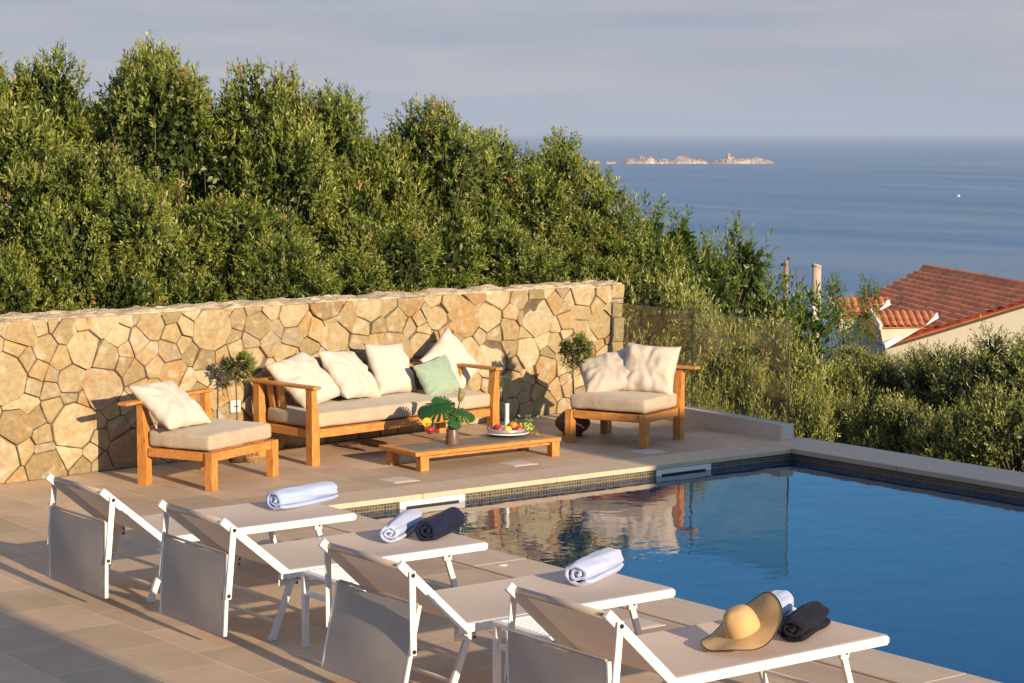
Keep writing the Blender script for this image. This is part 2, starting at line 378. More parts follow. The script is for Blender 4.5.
# ------------------------------------------------------------------ stone wall
ang=math.atan(.115); wo=Vector((6.9,16.0,0)); wd=Vector((math.cos(ang),math.sin(ang),0)); wn=Vector((wd.y,-wd.x,0))
S0,S1,HW=-3.4,7.2,1.30
def clip(poly,p,n):
    out=[]
    for i in range(len(poly)):
        a=poly[i];b=poly[(i+1)%len(poly)]
        da=(a[0]-p[0])*n[0]+(a[1]-p[1])*n[1]; db=(b[0]-p[0])*n[0]+(b[1]-p[1])*n[1]
        if da<=0: out.append(a)
        if (da<0 and db>0) or (da>0 and db<0):
            t=da/(da-db); out.append((a[0]+(b[0]-a[0])*t,a[1]+(b[1]-a[1])*t))
    return out
def voronoi(seeds,rect,wt):
    res=[]
    for i,a in enumerate(seeds):
        poly=[(rect[0],rect[1]),(rect[2],rect[1]),(rect[2],rect[3]),(rect[0],rect[3])]
        near=sorted((((b[0]-a[0])**2+(b[1]-a[1])**2,j,b) for j,b in enumerate(seeds) if j!=i))[:26]
        for d,j,b in near:
            t=.5+(wt[i]-wt[j])/(2*d); t=min(.85,max(.15,t))
            poly=clip(poly,(a[0]+(b[0]-a[0])*t,a[1]+(b[1]-a[1])*t),(b[0]-a[0],b[1]-a[1]))
            if len(poly)<3: break
        if len(poly)>=3: res.append(poly)
    return res
def area(p): return .5*sum(p[i][0]*p[(i+1)%len(p)][1]-p[(i+1)%len(p)][0]*p[i][1] for i in range(len(p)))
def inset(poly,d):
    out=poly
    n=len(poly)
    for i in range(n):
        a=poly[i];b=poly[(i+1)%n]; ex,ey=b[0]-a[0],b[1]-a[1]; l=math.hypot(ex,ey)
        if l<1e-6: continue
        nx,ny=ey/l,-ex/l
        out=clip(out,(a[0]-nx*d,a[1]-ny*d),(nx,ny))
        if len(out)<3: return []
    return out
SE=S1-.17
seeds=[]; tries=0
while tries<9000:
    tries+=1
    p=(random.uniform(S0,SE),random.uniform(0,HW)); r=random.choice((.12,.15,.19,.23,.27,.31))
    if tries>4000: r=random.choice((.09,.12,.15))
    if all(((p[0]-q[0])/1.25)**2+(p[1]-q[1])**2>((r+q[2])/2.0*.92)**2 for q in seeds): seeds.append((p[0],p[1],r))
polys=voronoi([(a,b) for a,b,_ in seeds],(S0,0,SE,HW),[c*c*.42 for _,_,c in seeds])
z=0
for hh in (.22,.30,.17,.26,.20,.15):   # squared quoins at the end
    polys.append([(SE,z),(S1,z),(S1,min(HW,z+hh)),(SE,min(HW,z+hh))]); z+=hh
m=MB()
def wp(s,zz,out): return wo+wd*s+wn*out+Vector((0,0,zz*(1-.036*min(1,max(0,s/7.2)))))
for poly in polys:
    poly=inset(poly,random.uniform(.001,.0055))
    if len(poly)<3 or area(poly)<.002: continue
    # merge tiny edges, knock corners, add edge points
    q=[]
    for i,a in enumerate(poly):
        pv=poly[i-1]; nx=poly[(i+1)%len(poly)]
        for o in (pv,nx):
            l=math.hypot(o[0]-a[0],o[1]-a[1]); t=min(.3,random.uniform(.002,.010)/max(l,1e-4)); q.append((a[0]+(o[0]-a[0])*t,a[1]+(o[1]-a[1])*t))
    r=[]
    for i,a in enumerate(q):
        b=q[(i+1)%len(q)]; l=math.hypot(b[0]-a[0],b[1]-a[1]); k=max(1,int(l/.055))
        for j in range(k):
            t=j/k; jx=random.uniform(-.003,.003) if j else 0; jz=random.uniform(-.003,.003) if j else 0
            r.append((a[0]+(b[0]-a[0])*t+jx,a[1]+(b[1]-a[1])*t+jz))
    cx=sum(p[0] for p in r)/len(r); cz=sum(p[1] for p in r)/len(r)
    pr=random.uniform(.012,.036); tx=random.uniform(-.13,.13); tz=random.uniform(-.13,.13)
    n=len(r); vs=[]; fs=[]
    rings=[(1.0,-.05,0),(1.0,-.008,.001),(.975,.0,.003),(.74,.003,.008),(.40,.004,.009)]
    sd=random.uniform(0,99)
    for sc,off,am in rings:
        for (x,zz) in r:
            X=cx+(x-cx)*sc; Z=cz+(zz-cz)*sc
            o=pr+off+((X-cx)*tx+(Z-cz)*tz if off>-.03 else 0)+am*1.6*noise.noise(Vector((X*9+sd,Z*9,sd)))
            vs.append(wp(X,min(Z,HW+.03),o))
    vs.append(wp(cx,cz,pr+.008))
    for k in range(len(rings)-1):
        for i in range(n): fs.append((k*n+i,k*n+(i+1)%n,(k+1)*n+(i+1)%n,(k+1)*n+i))
    k=len(rings)-1
    for i in range(n): fs.append((k*n+i,k*n+(i+1)%n,(k+1)*n))
    m.add(vs,fs,random.random()**1.15*.999+.001)
wall=empty('stone_wall',wo,label='honey coloured polygonal stone wall behind the teak seating',cat='wall')
inv=Matrix.Translation(-wo)
so=m.build('stonework',M['stone'],wall); so.matrix_basis=inv
m=MB(); c=[wp(S0,0,0),wp(S1-.004,0,0),wp(S1-.004,0,-.42),wp(S0,0,-.42)]
m.prism([(p.x,p.y) for p in c],-.3,HW*.962-.012); o=m.build('gap_core',M['gapshade'],wall); o.matrix_basis=inv
# cap with uneven top
m=MB(); nx=int((S1-S0)/.05); ny=9; vs=[];fs=[]
for i in range(nx+1):
    for j in range(ny+1):
        s=S0+(S1-S0)*i/nx; t=j/ny; o=.004-.43*t
        hz=.014+.030*noise.noise(Vector((s*3.1,t*2,1)))+.022*noise.noise(Vector((s*9,t*5,7)))
        if j==0: hz-=.014; o+=.008*noise.noise(Vector((s*6,0,3)))
        vs.append(wp(s,HW+hz,o))
for i in range(nx):
    for j in range(ny): a=i*(ny+1)+j; fs.append((a,a+ny+1,a+ny+2,a+1))
b0=len(vs)
for i in range(nx+1): vs.append(wp(S0+(S1-S0)*i/nx,HW-.025,.012))
for i in range(nx): fs.append((i*(ny+1),b0+i,b0+i+1,(i+1)*(ny+1)))
m.add(vs,fs); o=m.build('capping',M['captop'],wall); o.matrix_basis=inv
# outlet on the wall
p=wp(2.29,.435,.055)
ob=empty('wall_outlet',p,ang,label='white square outlet cover on the stone wall beside the small olive tree',cat='outlet')
m=MB(); m.box((0,0,0),(.105,.03,.105),bev=.006); m.build('cover',M['white'],ob)
m=MB(); m.box((0,-.0165,0),(.05,.004,.014),bev=0); m.build('slot',M['slot'],ob)

# ------------------------------------------------------------------ seating
def cushion(name,size,parent,c,mat,puff=.012):
    bm=bmesh.new(); bmesh.ops.create_cube(bm,size=1)
    for v in bm.verts: v.co=Vector((v.co.x*size[0],v.co.y*size[1],v.co.z*size[2]))
    bmesh.ops.bevel(bm,geom=bm.edges[:],offset=.03,segments=4,affect='EDGES',profile=.5)
    bmesh.ops.subdivide_edges(bm,edges=[e for e in bm.edges if e.calc_length()>.15],cuts=11,use_grid_fill=True)
    sd=random.uniform(0,50)
    for v in bm.verts:
        x,y,zz=v.co; u=2*x/size[0]; w=2*y/size[1]
        k=max(0,1-u*u)*max(0,1-w*w)
        v.co.z+= (puff*k**.5 if zz>0 else -puff*.2*k)+.006*noise.noise(Vector((x*7+sd,y*7,zz*5)))
        v.co.x+=.006*noise.noise(Vector((y*8,zz*12,sd)))+ (1 if u>0 else -1)*(.01*(1-w*w) if abs(u)>.8 else 0)
        v.co.y+=.006*noise.noise(Vector((x*8,zz*12,sd+9)))+ (1 if w>0 else -1)*(.01*(1-u*u) if abs(w)>.8 else 0)
    me=bpy.data.meshes.new(name); bm.to_mesh(me); bm.free()
    me.polygons.foreach_set('use_smooth',[True]*len(me.polygons)); me.materials.append(mat)
    o=bpy.data.objects.new(name,me); col.objects.link(o); o.parent=parent; o.location=c; return o
def tall_post(x,y,fy,h=.655,w=.074):   # tapered: straight at the back, slanting at the front; fy=+1: rear is +y
    m=MB(); prof=[(0,.085),(.30,.085),(.44,.070),(h,.048)]
    vs=[];fs=[]
    for zz,d in prof:
        yb=fy*.0475; yf=yb-fy*d
        vs+=[(x-w/2,yf+y,zz),(x+w/2,yf+y,zz),(x+w/2,yb+y,zz),(x-w/2,yb+y,zz)]
    for i in range(3):
        for k in range(4): fs.append((i*4+k,i*4+(k+1)%4,(i+1)*4+(k+1)%4,(i+1)*4+k))
    fs+= [(3,2,1,0),(12,13,14,15)]; m.add(vs,fs); return m
def armchair(loc,rz,W,D,ext_l,ext_r,label):
    r=empty('armchair',loc,rz,label=label,cat='armchair',group='teak armchairs')
    hw,hd=W/2,D/2
    for sx in (-1,1):
        tall_post(sx*hw,hd,1).build('post',M['teak'],r)
        m=MB(); m.box((sx*hw,-hd,.15),(.075,.075,.30)); m.build('leg',M['teak'],r)
    m=MB()
    m.box((0,-hd,.262),(W-.085,.045,.07)); m.box((0,hd,.262),(W-.085,.045,.07))
    for sx in (-1,1): m.box((sx*hw,0,.262),(.045,D-.085-.01,.07))
    for i in range(7): m.box((0,-hd+.09+i*(D-.18)/6,.285),(W-.05,.05,.016))
    m.build('seat_frame',M['teakh'],r)
    m=MB(); m.box(((ext_r-ext_l)/2,hd+.012,.668),(W+.08+ext_l+ext_r,.095,.026),bev=.006); m.build('top_rail',M['teakh'],r)
    for k in range(3):
        x=-hw+W*(k+1)/4; m=MB(); m.bar((x,hd-.07,.29),(x,hd+.0,.655),.07,.022,up=(0,-1,0)); m.build('slat',M['teak'],r)
    cushion('seat_cushion',(W+.02,D-.04,.125),r,(0,-.02,.372),M['cushion'])
    return r
armchair((8.35,15.17,0),math.radians(24.0),.82,.655,.22,.0,'teak armchair with one ivory pillow at the left beside the stone wall')
armchair((12.45,14.85,0),math.radians(-68.5),.76,.66,.0,.15,'teak armchair with two pillows by the glass railing and wicker pot')
# sofa
sr=math.atan2(.27,2.08); so_=empty('sofa',(9.43,15.33,0),sr,label='long teak sofa with taupe seat cushion against the stone wall',cat='sofa')
SL,SD=2.10,.72
for x,y in ((0,0),(SL,0),(0,SD),(SL,SD)):
    mm=MB(); prof=[(0,.082),(.30,.082),(.44,.070),(.645,.050)]; sgn=-1 if x==0 else 1
    vs=[];fs=[]
    for zz,d in prof:
        xb=x+sgn*.045; xf=xb-sgn*d
        a,b=min(xb,xf),max(xb,xf); vs+=[(a,y-.04,zz),(b,y-.04,zz),(b,y+.04,zz),(a,y+.04,zz)]
    for i in range(3):
        for k in range(4): fs.append((i*4+k,i*4+(k+1)%4,(i+1)*4+(k+1)%4,(i+1)*4+k))
    fs+=[(3,2,1,0),(12,13,14,15)]; mm.add(vs,fs); mm.build('post',M['teak'],so_)
m=MB()
m.box((SL/2,0,.262),(SL-.1,.045,.07)); m.box((SL/2,SD,.262),(SL-.1,.045,.07))
for x in (0,SL): m.box((x,SD/2,.262),(.045,SD-.085,.07))
for i in range(7): m.box((SL/2,.08+i*(SD-.16)/6,.285),(SL-.05,.055,.016))
m.build('seat_frame',M['teakh'],so_)
for x,s_ in ((0,-1),(SL,1)):
    m=MB(); m.box((x+s_*.012,SD/2+.02,.658),(.085,SD+.20,.026),bev=.006); m.build('arm_rail',M['teak'],so_)
    for k in range(2):
        m=MB(); y=SD*(.62+.2*k); m.bar((x-s_*.07,y,.29),(x,y,.645),.022,.07,up=(0,1,0)); m.build('arm_slat',M['teak'],so_)
m=MB(); m.box((SL/2,SD+.04,.6595),(SL-.1,.09,.026),bev=.006); m.build('back_rail',M['teakh'],so_)
for k in range(9):
    x=SL*(k+1)/10; m=MB(); m.bar((x,SD-.07,.29),(x,SD+.02,.645),.07,.022,up=(0,-1,0)); m.build('slat',M['teak'],so_)
cushion('seat_cushion',(SL-.03,SD-.06,.125),so_,(SL/2,SD/2-.03,.372),M['cushion'],.01)
# pillows
def pillow_mesh(w,h,t,mat,seed,n=30):
    vs=[];fs=[]; idx={}
    def P(i,j,side):
        u=-1+2*i/n; v=-1+2*j/n
        e=max(abs(u),abs(v))
        x=w/2*u*(1-.075*(1-v*v)); y=h/2*v*(1-.075*(1-u*u))
        # corners stay pointed
        th=((1-u**4)*(1-v**4)); th=max(th,0)**.62
        z=side*t/2*th
        an=math.atan2(v,u)
        wr=noise.noise(Vector((u*1.7+seed,v*1.7,side*2)))*.11*t*th
        rad=math.sin(an*9+seed*3+3*noise.noise(Vector((u*2,v*2,seed))))*.05*t*min(1,th*3)*(e**2)*(1-e**6)*2.2
        cr=noise.noise(Vector((u*5+seed,v*2.4+3,side+seed)))*.06*t*th**.5
        z+=wr+rad+cr
        x+=.006*noise.noise(Vector((u*3,v*3,seed)))
        return (x,y,z)
    for side in (1,-1):
        for i in range(n+1):
            for j in range(n+1):
                if side==-1 and (i in (0,n) or j in (0,n)): idx[(side,i,j)]=idx[(1,i,j)]; continue
                idx[(side,i,j)]=len(vs); vs.append(P(i,j,side))
        for i in range(n):
            for j in range(n):
                f=(idx[(side,i,j)],idx[(side,i+1,j)],idx[(side,i+1,j+1)],idx[(side,i,j+1)])
                fs.append(f if side==1 else f[::-1])
    m=MB(); m.add(vs,fs); return m
def pillow(c,wv,hv,w,h,t,mat,seed,label,rot=0):
    wv=Vector(wv).normalized(); hv=Vector(hv); hv=(hv-wv*hv.dot(wv)).normalized(); nv=wv.cross(hv)
    if rot: wv,hv=(wv*math.cos(rot)+hv*math.sin(rot)),(hv*math.cos(rot)-wv*math.sin(rot))
    R=Matrix((wv,hv,nv)).transposed().to_4x4(); R.translation=Vector(c)
    o=pillow_mesh(w,h,t,mat,seed).build('pillow',mat,None,True); o.matrix_basis=R
    return tag(o,label,'pillow','scatter pillows on the teak seating')
pillow((9.72,15.93,.645),(.953,.297,.06),(-.313,.672,.672),.58,.56,.20,M['linen'],1.3,'ivory pillow leaning in the left corner of the sofa',math.radians(7))
pillow((10.22,15.99,.655),(.912,.380,-.09),(-.205,.625,.753),.55,.53,.19,M['linen'],2.1,'ivory pillow second from the left on the sofa')
pillow((10.73,16.10,.665),(.966,.240,-.05),(-.13,.40,.90),.51,.50,.19,M['linen'],3.7,'upright ivory pillow in the middle of the sofa')
pillow((11.43,16.14,.655),(.99,.13,0),(0,.36,.93),.53,.53,.18,M['linen'],4.4,'white pillow balanced on its corner behind the green one',math.radians(34))
pillow((11.08,15.86,.58),(.98,.13,.12),(.03,.42,.9),.43,.36,.14,M['green'],5.2,'small sage green pillow on the sofa',math.radians(4))
pillow((8.06,15.27,.625),(.891,.40,-.02),(-.12,.80,.58),.56,.53,.17,M['linen'],6.1,'ivory pillow slumped on the left armchair')
pillow((12.70,14.80,.645),(.55,-.83,.0),(.30,.28,.91),.53,.48,.18,M['linen2'],7.7,'upright greige pillow in the front on the right armchair',math.radians(-3))
pillow((12.50,15.12,.60),(.55,-.80,.0),(.62,.46,.64),.56,.50,.17,M['linen2'],8.3,'half shaded greige pillow lying back behind another on the right armchair',math.radians(24))
# coffee table
ct=empty('coffee_table',(9.99,14.52,0),0,label='low teak coffee table with grey inset top',cat='coffee table')
TW,TD=1.40,.44
for x in (.0,TW-.02):
    for y in (0,TD): m=MB(); m.box((x,y,.065),(.085,.075,.13)); m.build('leg',M['teak'],ct)
m=MB(); m.box((TW/2,.012,.115),(TW-.10,.025,.032)); m.box((TW/2,TD-.012,.115),(TW-.10,.025,.032))
for x in (0,TW-.02): m.box((x,TD/2,.115),(.025,TD-.085,.032))
m.build('apron',M['teakh'],ct)
m=MB(); x0,x1,y0,y1=-.10,TW+.03,-.05,TD+.07; z=.148
m.box(((x0+x1)/2,y0+.045,z),(x1-x0,.09,.034)); m.box(((x0+x1)/2,y1-.045,z),(x1-x0,.09,.034))
m.box((x0+.045,(y0+y1)/2,z),(.09,y1-y0-.182,.034)); m.box((x1-.045,(y0+y1)/2,z),(.09,y1-y0-.182,.034)); m.build('table_frame',M['teakh'],ct)
m=MB(); m.box(((x0+x1)/2,(y0+y1)/2,.150),(x1-x0-.182,y1-y0-.182,.030),bev=.002); m.build('inset_panel',M['greytop'],ct)
TZ=.165
# vase
va=empty('vase',(10.44,14.72,TZ-.003),label='bronze tapered vase holding monstera leaves on the coffee table',cat='vase')
m=MB(); m.lathe([(.0001,0),(.060,0),(.062,.01),(.053,.09),(.040,.17),(.032,.225),(.035,.235),(.030,.235),(.028,.20),(.0001,.19)],n=28); m.build('body',M['ceramic'],va,True)
def monstera(size,seed):
    m=MB(); K=132; vs=[(0,0,0)]; 
    for k in range(K+1):
        t=-PI+2*PI*k/K; 
        r=size*(.62+.38*math.cos(t*.5)**2)*(1-.55*math.exp(-((abs(t)-PI)/.16)**2))
        a=abs(t)
        if .45<a<2.6:
            ph=(a-.45)/.33; fr=ph-math.floor(ph)
            if fr>.80: r*=.52
        x=r*math.cos(t); y=r*math.sin(t)*.82
        vs.append((x,y,0))
    fs=[(0,k,k+1) for k in range(1,K+1)]
    # add mid ring for curvature
    vs2=[vs[0]]+[ (x*.5,y*.5,0) for x,y,_ in vs[1:]]+vs[1:]
    n=K+1; fs=[(0,k,k+1) for k in range(1,K+1)]+[(k,n+k,n+k+1,k+1) for k in range(1,K+1)]
    vv=[(x,y,-.9*(x*x+y*y)/size*.35-abs(y)*.12+ .06*abs(y)*math.sin(x*40/size*.2)) for x,y,_ in vs2]
    m.add(vv,fs,random.uniform(.2,.9)); return m
def leafplace(parent,size,base,tipdir,nrm,seed,stemfrom):
    xv=Vector(tipdir).normalized(); nv=Vector(nrm); nv=(nv-xv*nv.dot(xv)).normalized(); yv=nv.cross(xv)
    R=Matrix((xv,yv,nv)).transposed().to_4x4(); R.translation=Vector(base)
    o=monstera(size,seed).build('leaf',M['monstera'],parent); o.matrix_basis=R
    b=Vector(base)-Vector((0,0,.003)); s=Vector(stemfrom); 
    mm=MB(); mm.tube([s,s.lerp(b,.5)+Vector((0,0,.02)),b],.004,6); mm.build('stem',M['monstera'],parent,True)
leafplace(va,.21,(-.09,.03,.33),(-.86,.42,-.10),(.15,-.62,.78),1,(0,0,.16))
leafplace(va,.15,(.05,-.02,.28),(.75,-.45,-.15),(.0,-.55,.83),2,(.01,0,.16))
leafplace(va,.13,(-.02,.05,.34),(-.7,.35,.35),(-.1,-.75,.6),3,(0,.01,.16))
leafplace(va,.12,(.0,-.02,.24),(-.2,-.7,-.5),(.1,-.6,.7),4,(0,-.01,.16))
m=MB(); m.tube([(0.01,0,.16),(.05,0,.28),(.075,0,.36)],.005,6); m.build('stem',M['monstera'],va,True)
m=MB(); m.lathe([(.0001,0),(.018,.01),(.030,.05),(.028,.09),(.034,.115),(.026,.12),(.0001,.10)],n=14)
fl=m.build('flower_bud',simple('protea_bud',(.24,.20,.08),.7,var=.5,scale=30),va,True); fl.location=(.075,0,.35); fl.rotation_euler=(0,.25,0)
# cocktail
cg=empty('cocktail_glass',(10.19,14.70,TZ-.003),label='stemmed glass of red drink with orange slice on the table',cat='glass')
m=MB(); m.lathe([(.0001,.001),(.045,.001),(.046,.004),(.006,.008),(.004,.015),(.004,.10),(.02,.112),(.043,.14),(.050,.17),(.046,.21),(.045,.21),(.049,.17)],n=24); m.build('glass_body',M['clear'],cg,True)
m=MB(); m.lathe([(.0001,.108),(.019,.114),(.041,.141),(.046,.162),(.0001,.163)],n=20); m.build('drink',M['drink'],cg,True)
m=MB(); m.lathe([(.0001,-.004),(.038,-.004),(.038,.004),(.0001,.004)],n=24); o=m.build('orange_slice',M['peach'],cg); o.location=(-.035,-.01,.215); o.rotation_euler=(PI/2,0,math.radians(-30)); o.data.materials[0]=simple('orange_slice_flesh',(.85,.40,.02),.4,bs=0)
m=MB(); 
for k in range(3): m.box((.01+.018*random.uniform(-1,1),.015*random.uniform(-1,1),.175+.012*k),(.028,.026,.026),Matrix.Rotation(k*1.1,3,'Z')@Matrix.Rotation(.5*k,3,'X'),.004)
m.build('ice_cube',M['clear'],cg)
# fruit tray
ft=empty('fruit_tray',(11.09,14.82,TZ-.003),label='round silver tray on a foot with a white stem and black ring handle',cat='tray')
m=MB(); m.lathe([(.0001,0),(.035,0),(.03,.008),(.018,.012),(.018,.028)],n=20); m.build('foot',M['white'],ft,True)
m=MB(); m.lathe([(.0001,.028),(.178,.028),(.192,.034),(.192,.042),(.186,.042),(.178,.036),(.0001,.036)],n=40); m.build('plate',M['white'],ft,True)
m=MB(); m.lathe([(.150,.0365),(.158,.0365),(.163,.075),(.158,.075),(.150,.040),(.0001,.040)],n=36); o=m.build('bowl',M['tray'],ft,True)
m=MB(); m.lathe([(.028,.0405),(.03,.05),(.022,.09),(.018,.16),(.018,.275),(.022,.285),(.0001,.29)],n=18); m.build('stem',M['white'],ft,True)
m=MB(); m.tube([(.06*math.cos(a),.06*math.sin(a),.325+.006*math.sin(a)) for a in [2*PI*k/28 for k in range(29)]],.007,6,False)
m.tube([(0,0,.29),(0,.02,.31),(0,.045,.325)],.004,6); m.build('ring_handle',M['trim'],ft,True)
tpos=Vector((11.09,14.82,TZ-.003))
fr=[('apple',(-.105,-.03),.034,'apple','dark red apple at the left end of the fruit tray'),('lemon',(-.055,-.085),.034,'lemon','yellow lemon in front on the fruit tray'),('peach',(.015,-.07),.035,'peach','orange peach heaped in the middle of the tray'),('apple',(.055,-.10),.032,'apple','bright red apple front centre on the fruit tray'),('peach',(.10,-.05),.034,'peach','orange red peach beside the green grapes'),('apple',(-.065,.06),.034,'apple','red apple at the back of the fruit tray'),('lemon',(.12,.02),.03,'lemon','yellow lemon half hidden behind the grapes')]
for nm,(x,y),r,mt,lb in fr:
    m=MB(); m.lathe([(max(1e-4,r*math.sin(PI*i/12)),-r*.93*math.cos(PI*i/12)-(.18*r*math.exp(-(i-12)**2/1.5))) for i in range(13)],n=16)
    o=m.build(nm,M[mt],None,True); o.location=tpos+Vector((x,y,.042+r*.93+(.03 if 'heaped' in lb else 0))); tag(o,lb,nm)
    if nm=='apple': mm=MB(); mm.tube([(0,0,r*.7),(0.002,0,r*1.15)],.0018,5); mm.build('stalk',M['bark'],o)
gp=empty('grape_vine',tpos+Vector((.13,-.03,.06)),label='pale green grape sprig with leaves spilling over the tray rim',cat='grapes')
for k in range(26):
    m=MB(); r=.0115; m.ball((random.gauss(.03,.03),random.gauss(-.05,.022),random.uniform(-.01,.05)),r,8); m.build('grape',M['grape'],gp,True)
m=MB()
for k in range(46):
    p=Vector((random.gauss(.04,.045),random.gauss(-.03,.035),random.uniform(.0,.12))); 
    if k>34: p=Vector((random.gauss(.09,.012),random.gauss(-.08,.012),random.uniform(-.09,.03)))
    d=Vector((random.gauss(0,1),random.gauss(-.3,1),random.gauss(.2,.7))).normalized(); s=d.orthogonal().normalized()*.012; l=d*.034
    m.add([p,p+l*.5+s,p+l,p+l*.5-s],[(0,1,2,3)],random.uniform(.01,1))
m.build('sprig_leaves',M['vine'],gp)

# ------------------------------------------------------------------ sun loungers
LW=.70
def lounger_proto(tilt,back_a):
    """local: x from head (-) to foot (+), origin on the ground under the hinge of the near rail; y 0..LW"""
    r=empty('sun_lounger',(0,0,0))
    zr=.365; FT=1.365
    for y in (0,LW):
        m=MB(); m.bar((-.04,y,zr),(FT,y,zr),.028,.045); m.build('side_rail',M['alu'],r)
    m=MB(); m.bar((FT-.012,-.012,zr),(FT-.012,LW+.012,zr),.045,.03); m.build('foot_rail',M['alu'],r)
    # seat sling
    m=MB(); nx,ny=24,10; vs=[];fs=[]
    for i in range(nx+1):
        for j in range(ny+1):
            x=.0+(FT-.0)*i/nx; v=j/ny; y=-.008+(LW+.016)*v
            vs.append((x,y,zr+.026-.016*math.sin(PI*v)*math.sin(PI*min(1,max(0,i/nx)))))
    for i in range(nx):
        for j in range(ny): a=i*(ny+1)+j; fs.append((a,a+ny+1,a+ny+2,a+1))
    o_=len(vs); vs+=[(x,y,z-.004) for x,y,z in vs]; fs+=[tuple(o_+i for i in f[::-1]) for f in fs[:]]
    m.add(vs,fs); m.build('seat_sling',M['sling'],r,True)
    # backrest
    BL=.53; ca,sa=math.cos(back_a),math.sin(back_a); H=Vector((0,0,zr+.005)); hd=Vector((-ca*BL,0,zr+.005+sa*BL))
    for y in (-.004,LW+.004):
        m=MB(); m.bar(H+Vector((.03*ca,y,-.03*sa)),hd+Vector((0,y,0)),.028,.045); m.build('back_rail',M['alu'],r)
    m=MB(); hb=hd+Vector((.05*ca,0,-.05*sa)); up=Vector((sa,0,ca))
    m.tube([hb+Vector((0,-.0,0))+up*.012,hb+Vector((0,LW,0))+up*.012],.017,12); m.build('head_roll',M['canopy'],r,True)
    m=MB(); vs=[];fs=[];nx=10
    for i in range(nx+1):
        for j in range(ny+1):
            t=.02+.90*i/nx; v=j/ny; p=H+(hd-H)*t+up*(.024-.010*math.sin(PI*v)); vs.append((p.x,.0+LW*v,p.z))
    for i in range(nx):
        for j in range(ny): a=i*(ny+1)+j; fs.append((a,a+1,a+ny+2,a+ny+1))
    o_=len(vs); vs+=[(x-.003,y,z-.003) for x,y,z in vs]; fs+=[tuple(o_+i for i in f[::-1]) for f in fs[:]]
    m.add(vs,fs); m.build('back_sling',M['sling'],r,True)
    # canopy arms, pivoting on the back rails near the head
    pv=H+(hd-H)*.84; pv2=Vector((pv.x-.005,0,pv.z)); ab=Vector((pv.x-(.0 if tilt>.1 else .045),0,.28))
    for y in (-.032,LW+.032):
        m=MB(); m.bar(pv2+Vector((0,y,.02)),ab+Vector((0,y,0)),.012,.036,up=(1,0,0)); a_=m.build('canopy_arm',M['alu'],r)
        for q in (pv2+Vector((0,y,0)),ab+Vector((0,y,.02))):
            m=MB(); m.tube([q+Vector((0,-.011,0)),q+Vector((0,.011,0))],.011,10); m.build('bolt',M['bolt'],a_)
    # canopy panel, centre at ab
    ph=.45; dx,dz=math.sin(tilt),math.cos(tilt); c=ab+Vector((0,0,.02))
    top=c+Vector((dx*ph/2,0,dz*ph/2)); bot=c-Vector((dx*ph/2,0,dz*ph/2))
    cn=empty_child('canopy',r)
    for y in (-.012,LW+.012):
        m=MB(); m.bar(top+Vector((0,y,0)),bot+Vector((0,y,0)),.02,.022,up=(1,0,0)); m.build('canopy_rail',M['alu'],cn)
    for e_ in (bot,top):
        m=MB(); m.bar(e_,e_+Vector((0,LW,0)),.014,.014); m.build('canopy_rod',M['canopy'],cn)
    m=MB(); vs=[];fs=[]; nz=8
    for i in range(nz+1):
        for j in range(ny+1):
            t=i/nz; v=j/ny; p=top.lerp(bot,t); vs.append((p.x-.012-.018*math.sin(PI*v)*math.sin(PI*t)+.003*noise.noise(Vector((t*5,v*5,tilt))),LW*v,p.z+.004*math.sin(PI*v)*(1-t)*-3))
    for i in range(nz):
        for j in range(ny): a=i*(ny+1)+j; fs.append((a,a+1,a+ny+2,a+ny+1))
    o_=len(vs); vs+=[(x+.003,y,z) for x,y,z in vs]; fs+=[tuple(o_+i for i in f[::-1]) for f in fs[:]]
    m.add(vs,fs); m.build('canopy_cloth',M['canopy'],cn,True)
    # foot legs
    for y in (.035,LW-.035):
        m=MB(); m.bar((1.10,y,zr-.02),(1.21,y,.012),.024,.034,up=(1,0,0)); l=m.build('leg',M['alu'],r)
        m=MB(); m.box((1.11,y,zr-.035),(.055,.03,.05)); m.build('bracket',M['alu'],l)
        m=MB(); m.tube([(1.115,y-.02,zr-.032),(1.115,y+.02,zr-.032)],.008,8); m.build('bolt',M['bolt'],l)
        m=MB(); m.box((1.212,y,.012),(.042,.03,.024)); m.build('foot_cap',M['plastic'],l)
    # head legs
    for y in (.03,LW-.03):
        m=MB(); m.bar((.06,y,zr-.02),(-.075,y,.012),.026,.036,up=(1,0,0)); l=m.build('leg',M['alu'],r)
        m=MB(); m.box((.03,y,zr-.03),(.13,.012,.075)); m.build('gusset',M['alu'],l)
        for dx_,dz_ in ((-.02,-.015),(.05,-.02),(.05,-.05)):
            m=MB(); m.tube([(.03+dx_,y-.011,zr-.01+dz_),(.03+dx_,y+.011,zr-.01+dz_)],.007,8); m.build('bolt',M['bolt'],l)
        m=MB(); m.box((-.077,y,.014),(.05,.032,.028)); m.build('foot_cap',M['plastic'],l)
    for p_,q_ in (((-.045,.04,.095),(-.045,LW-.04,.095)),((.0,.04,.20),(.0,LW-.04,.20)),((1.18,.05,.11),(1.18,LW-.05,.11))):
        m=MB(); m.bar(p_,q_,.018,.018); m.build('stretcher',M['alu'],r)
    return r
def empty_child(name,parent):
    m=MB(); o=bpy.data.objects.new(name,None); col.objects.link(o); o.parent=parent; return o
back_a=math.radians(40)
spots=[((5.93,11.35),.015,.02,'sun lounger farthest from the camera with a single pale rolled towel'),
       ((6.02,10.08),.0,.06,'sun lounger with one white and one navy towel'),
       ((6.05,8.44),.0,.22,'sun lounger with one rolled towel nearer the camera, its canopy tilted'),
       ((6.17,7.02),.0,-.05,'nearest sun lounger carrying the straw hat and black towel')]
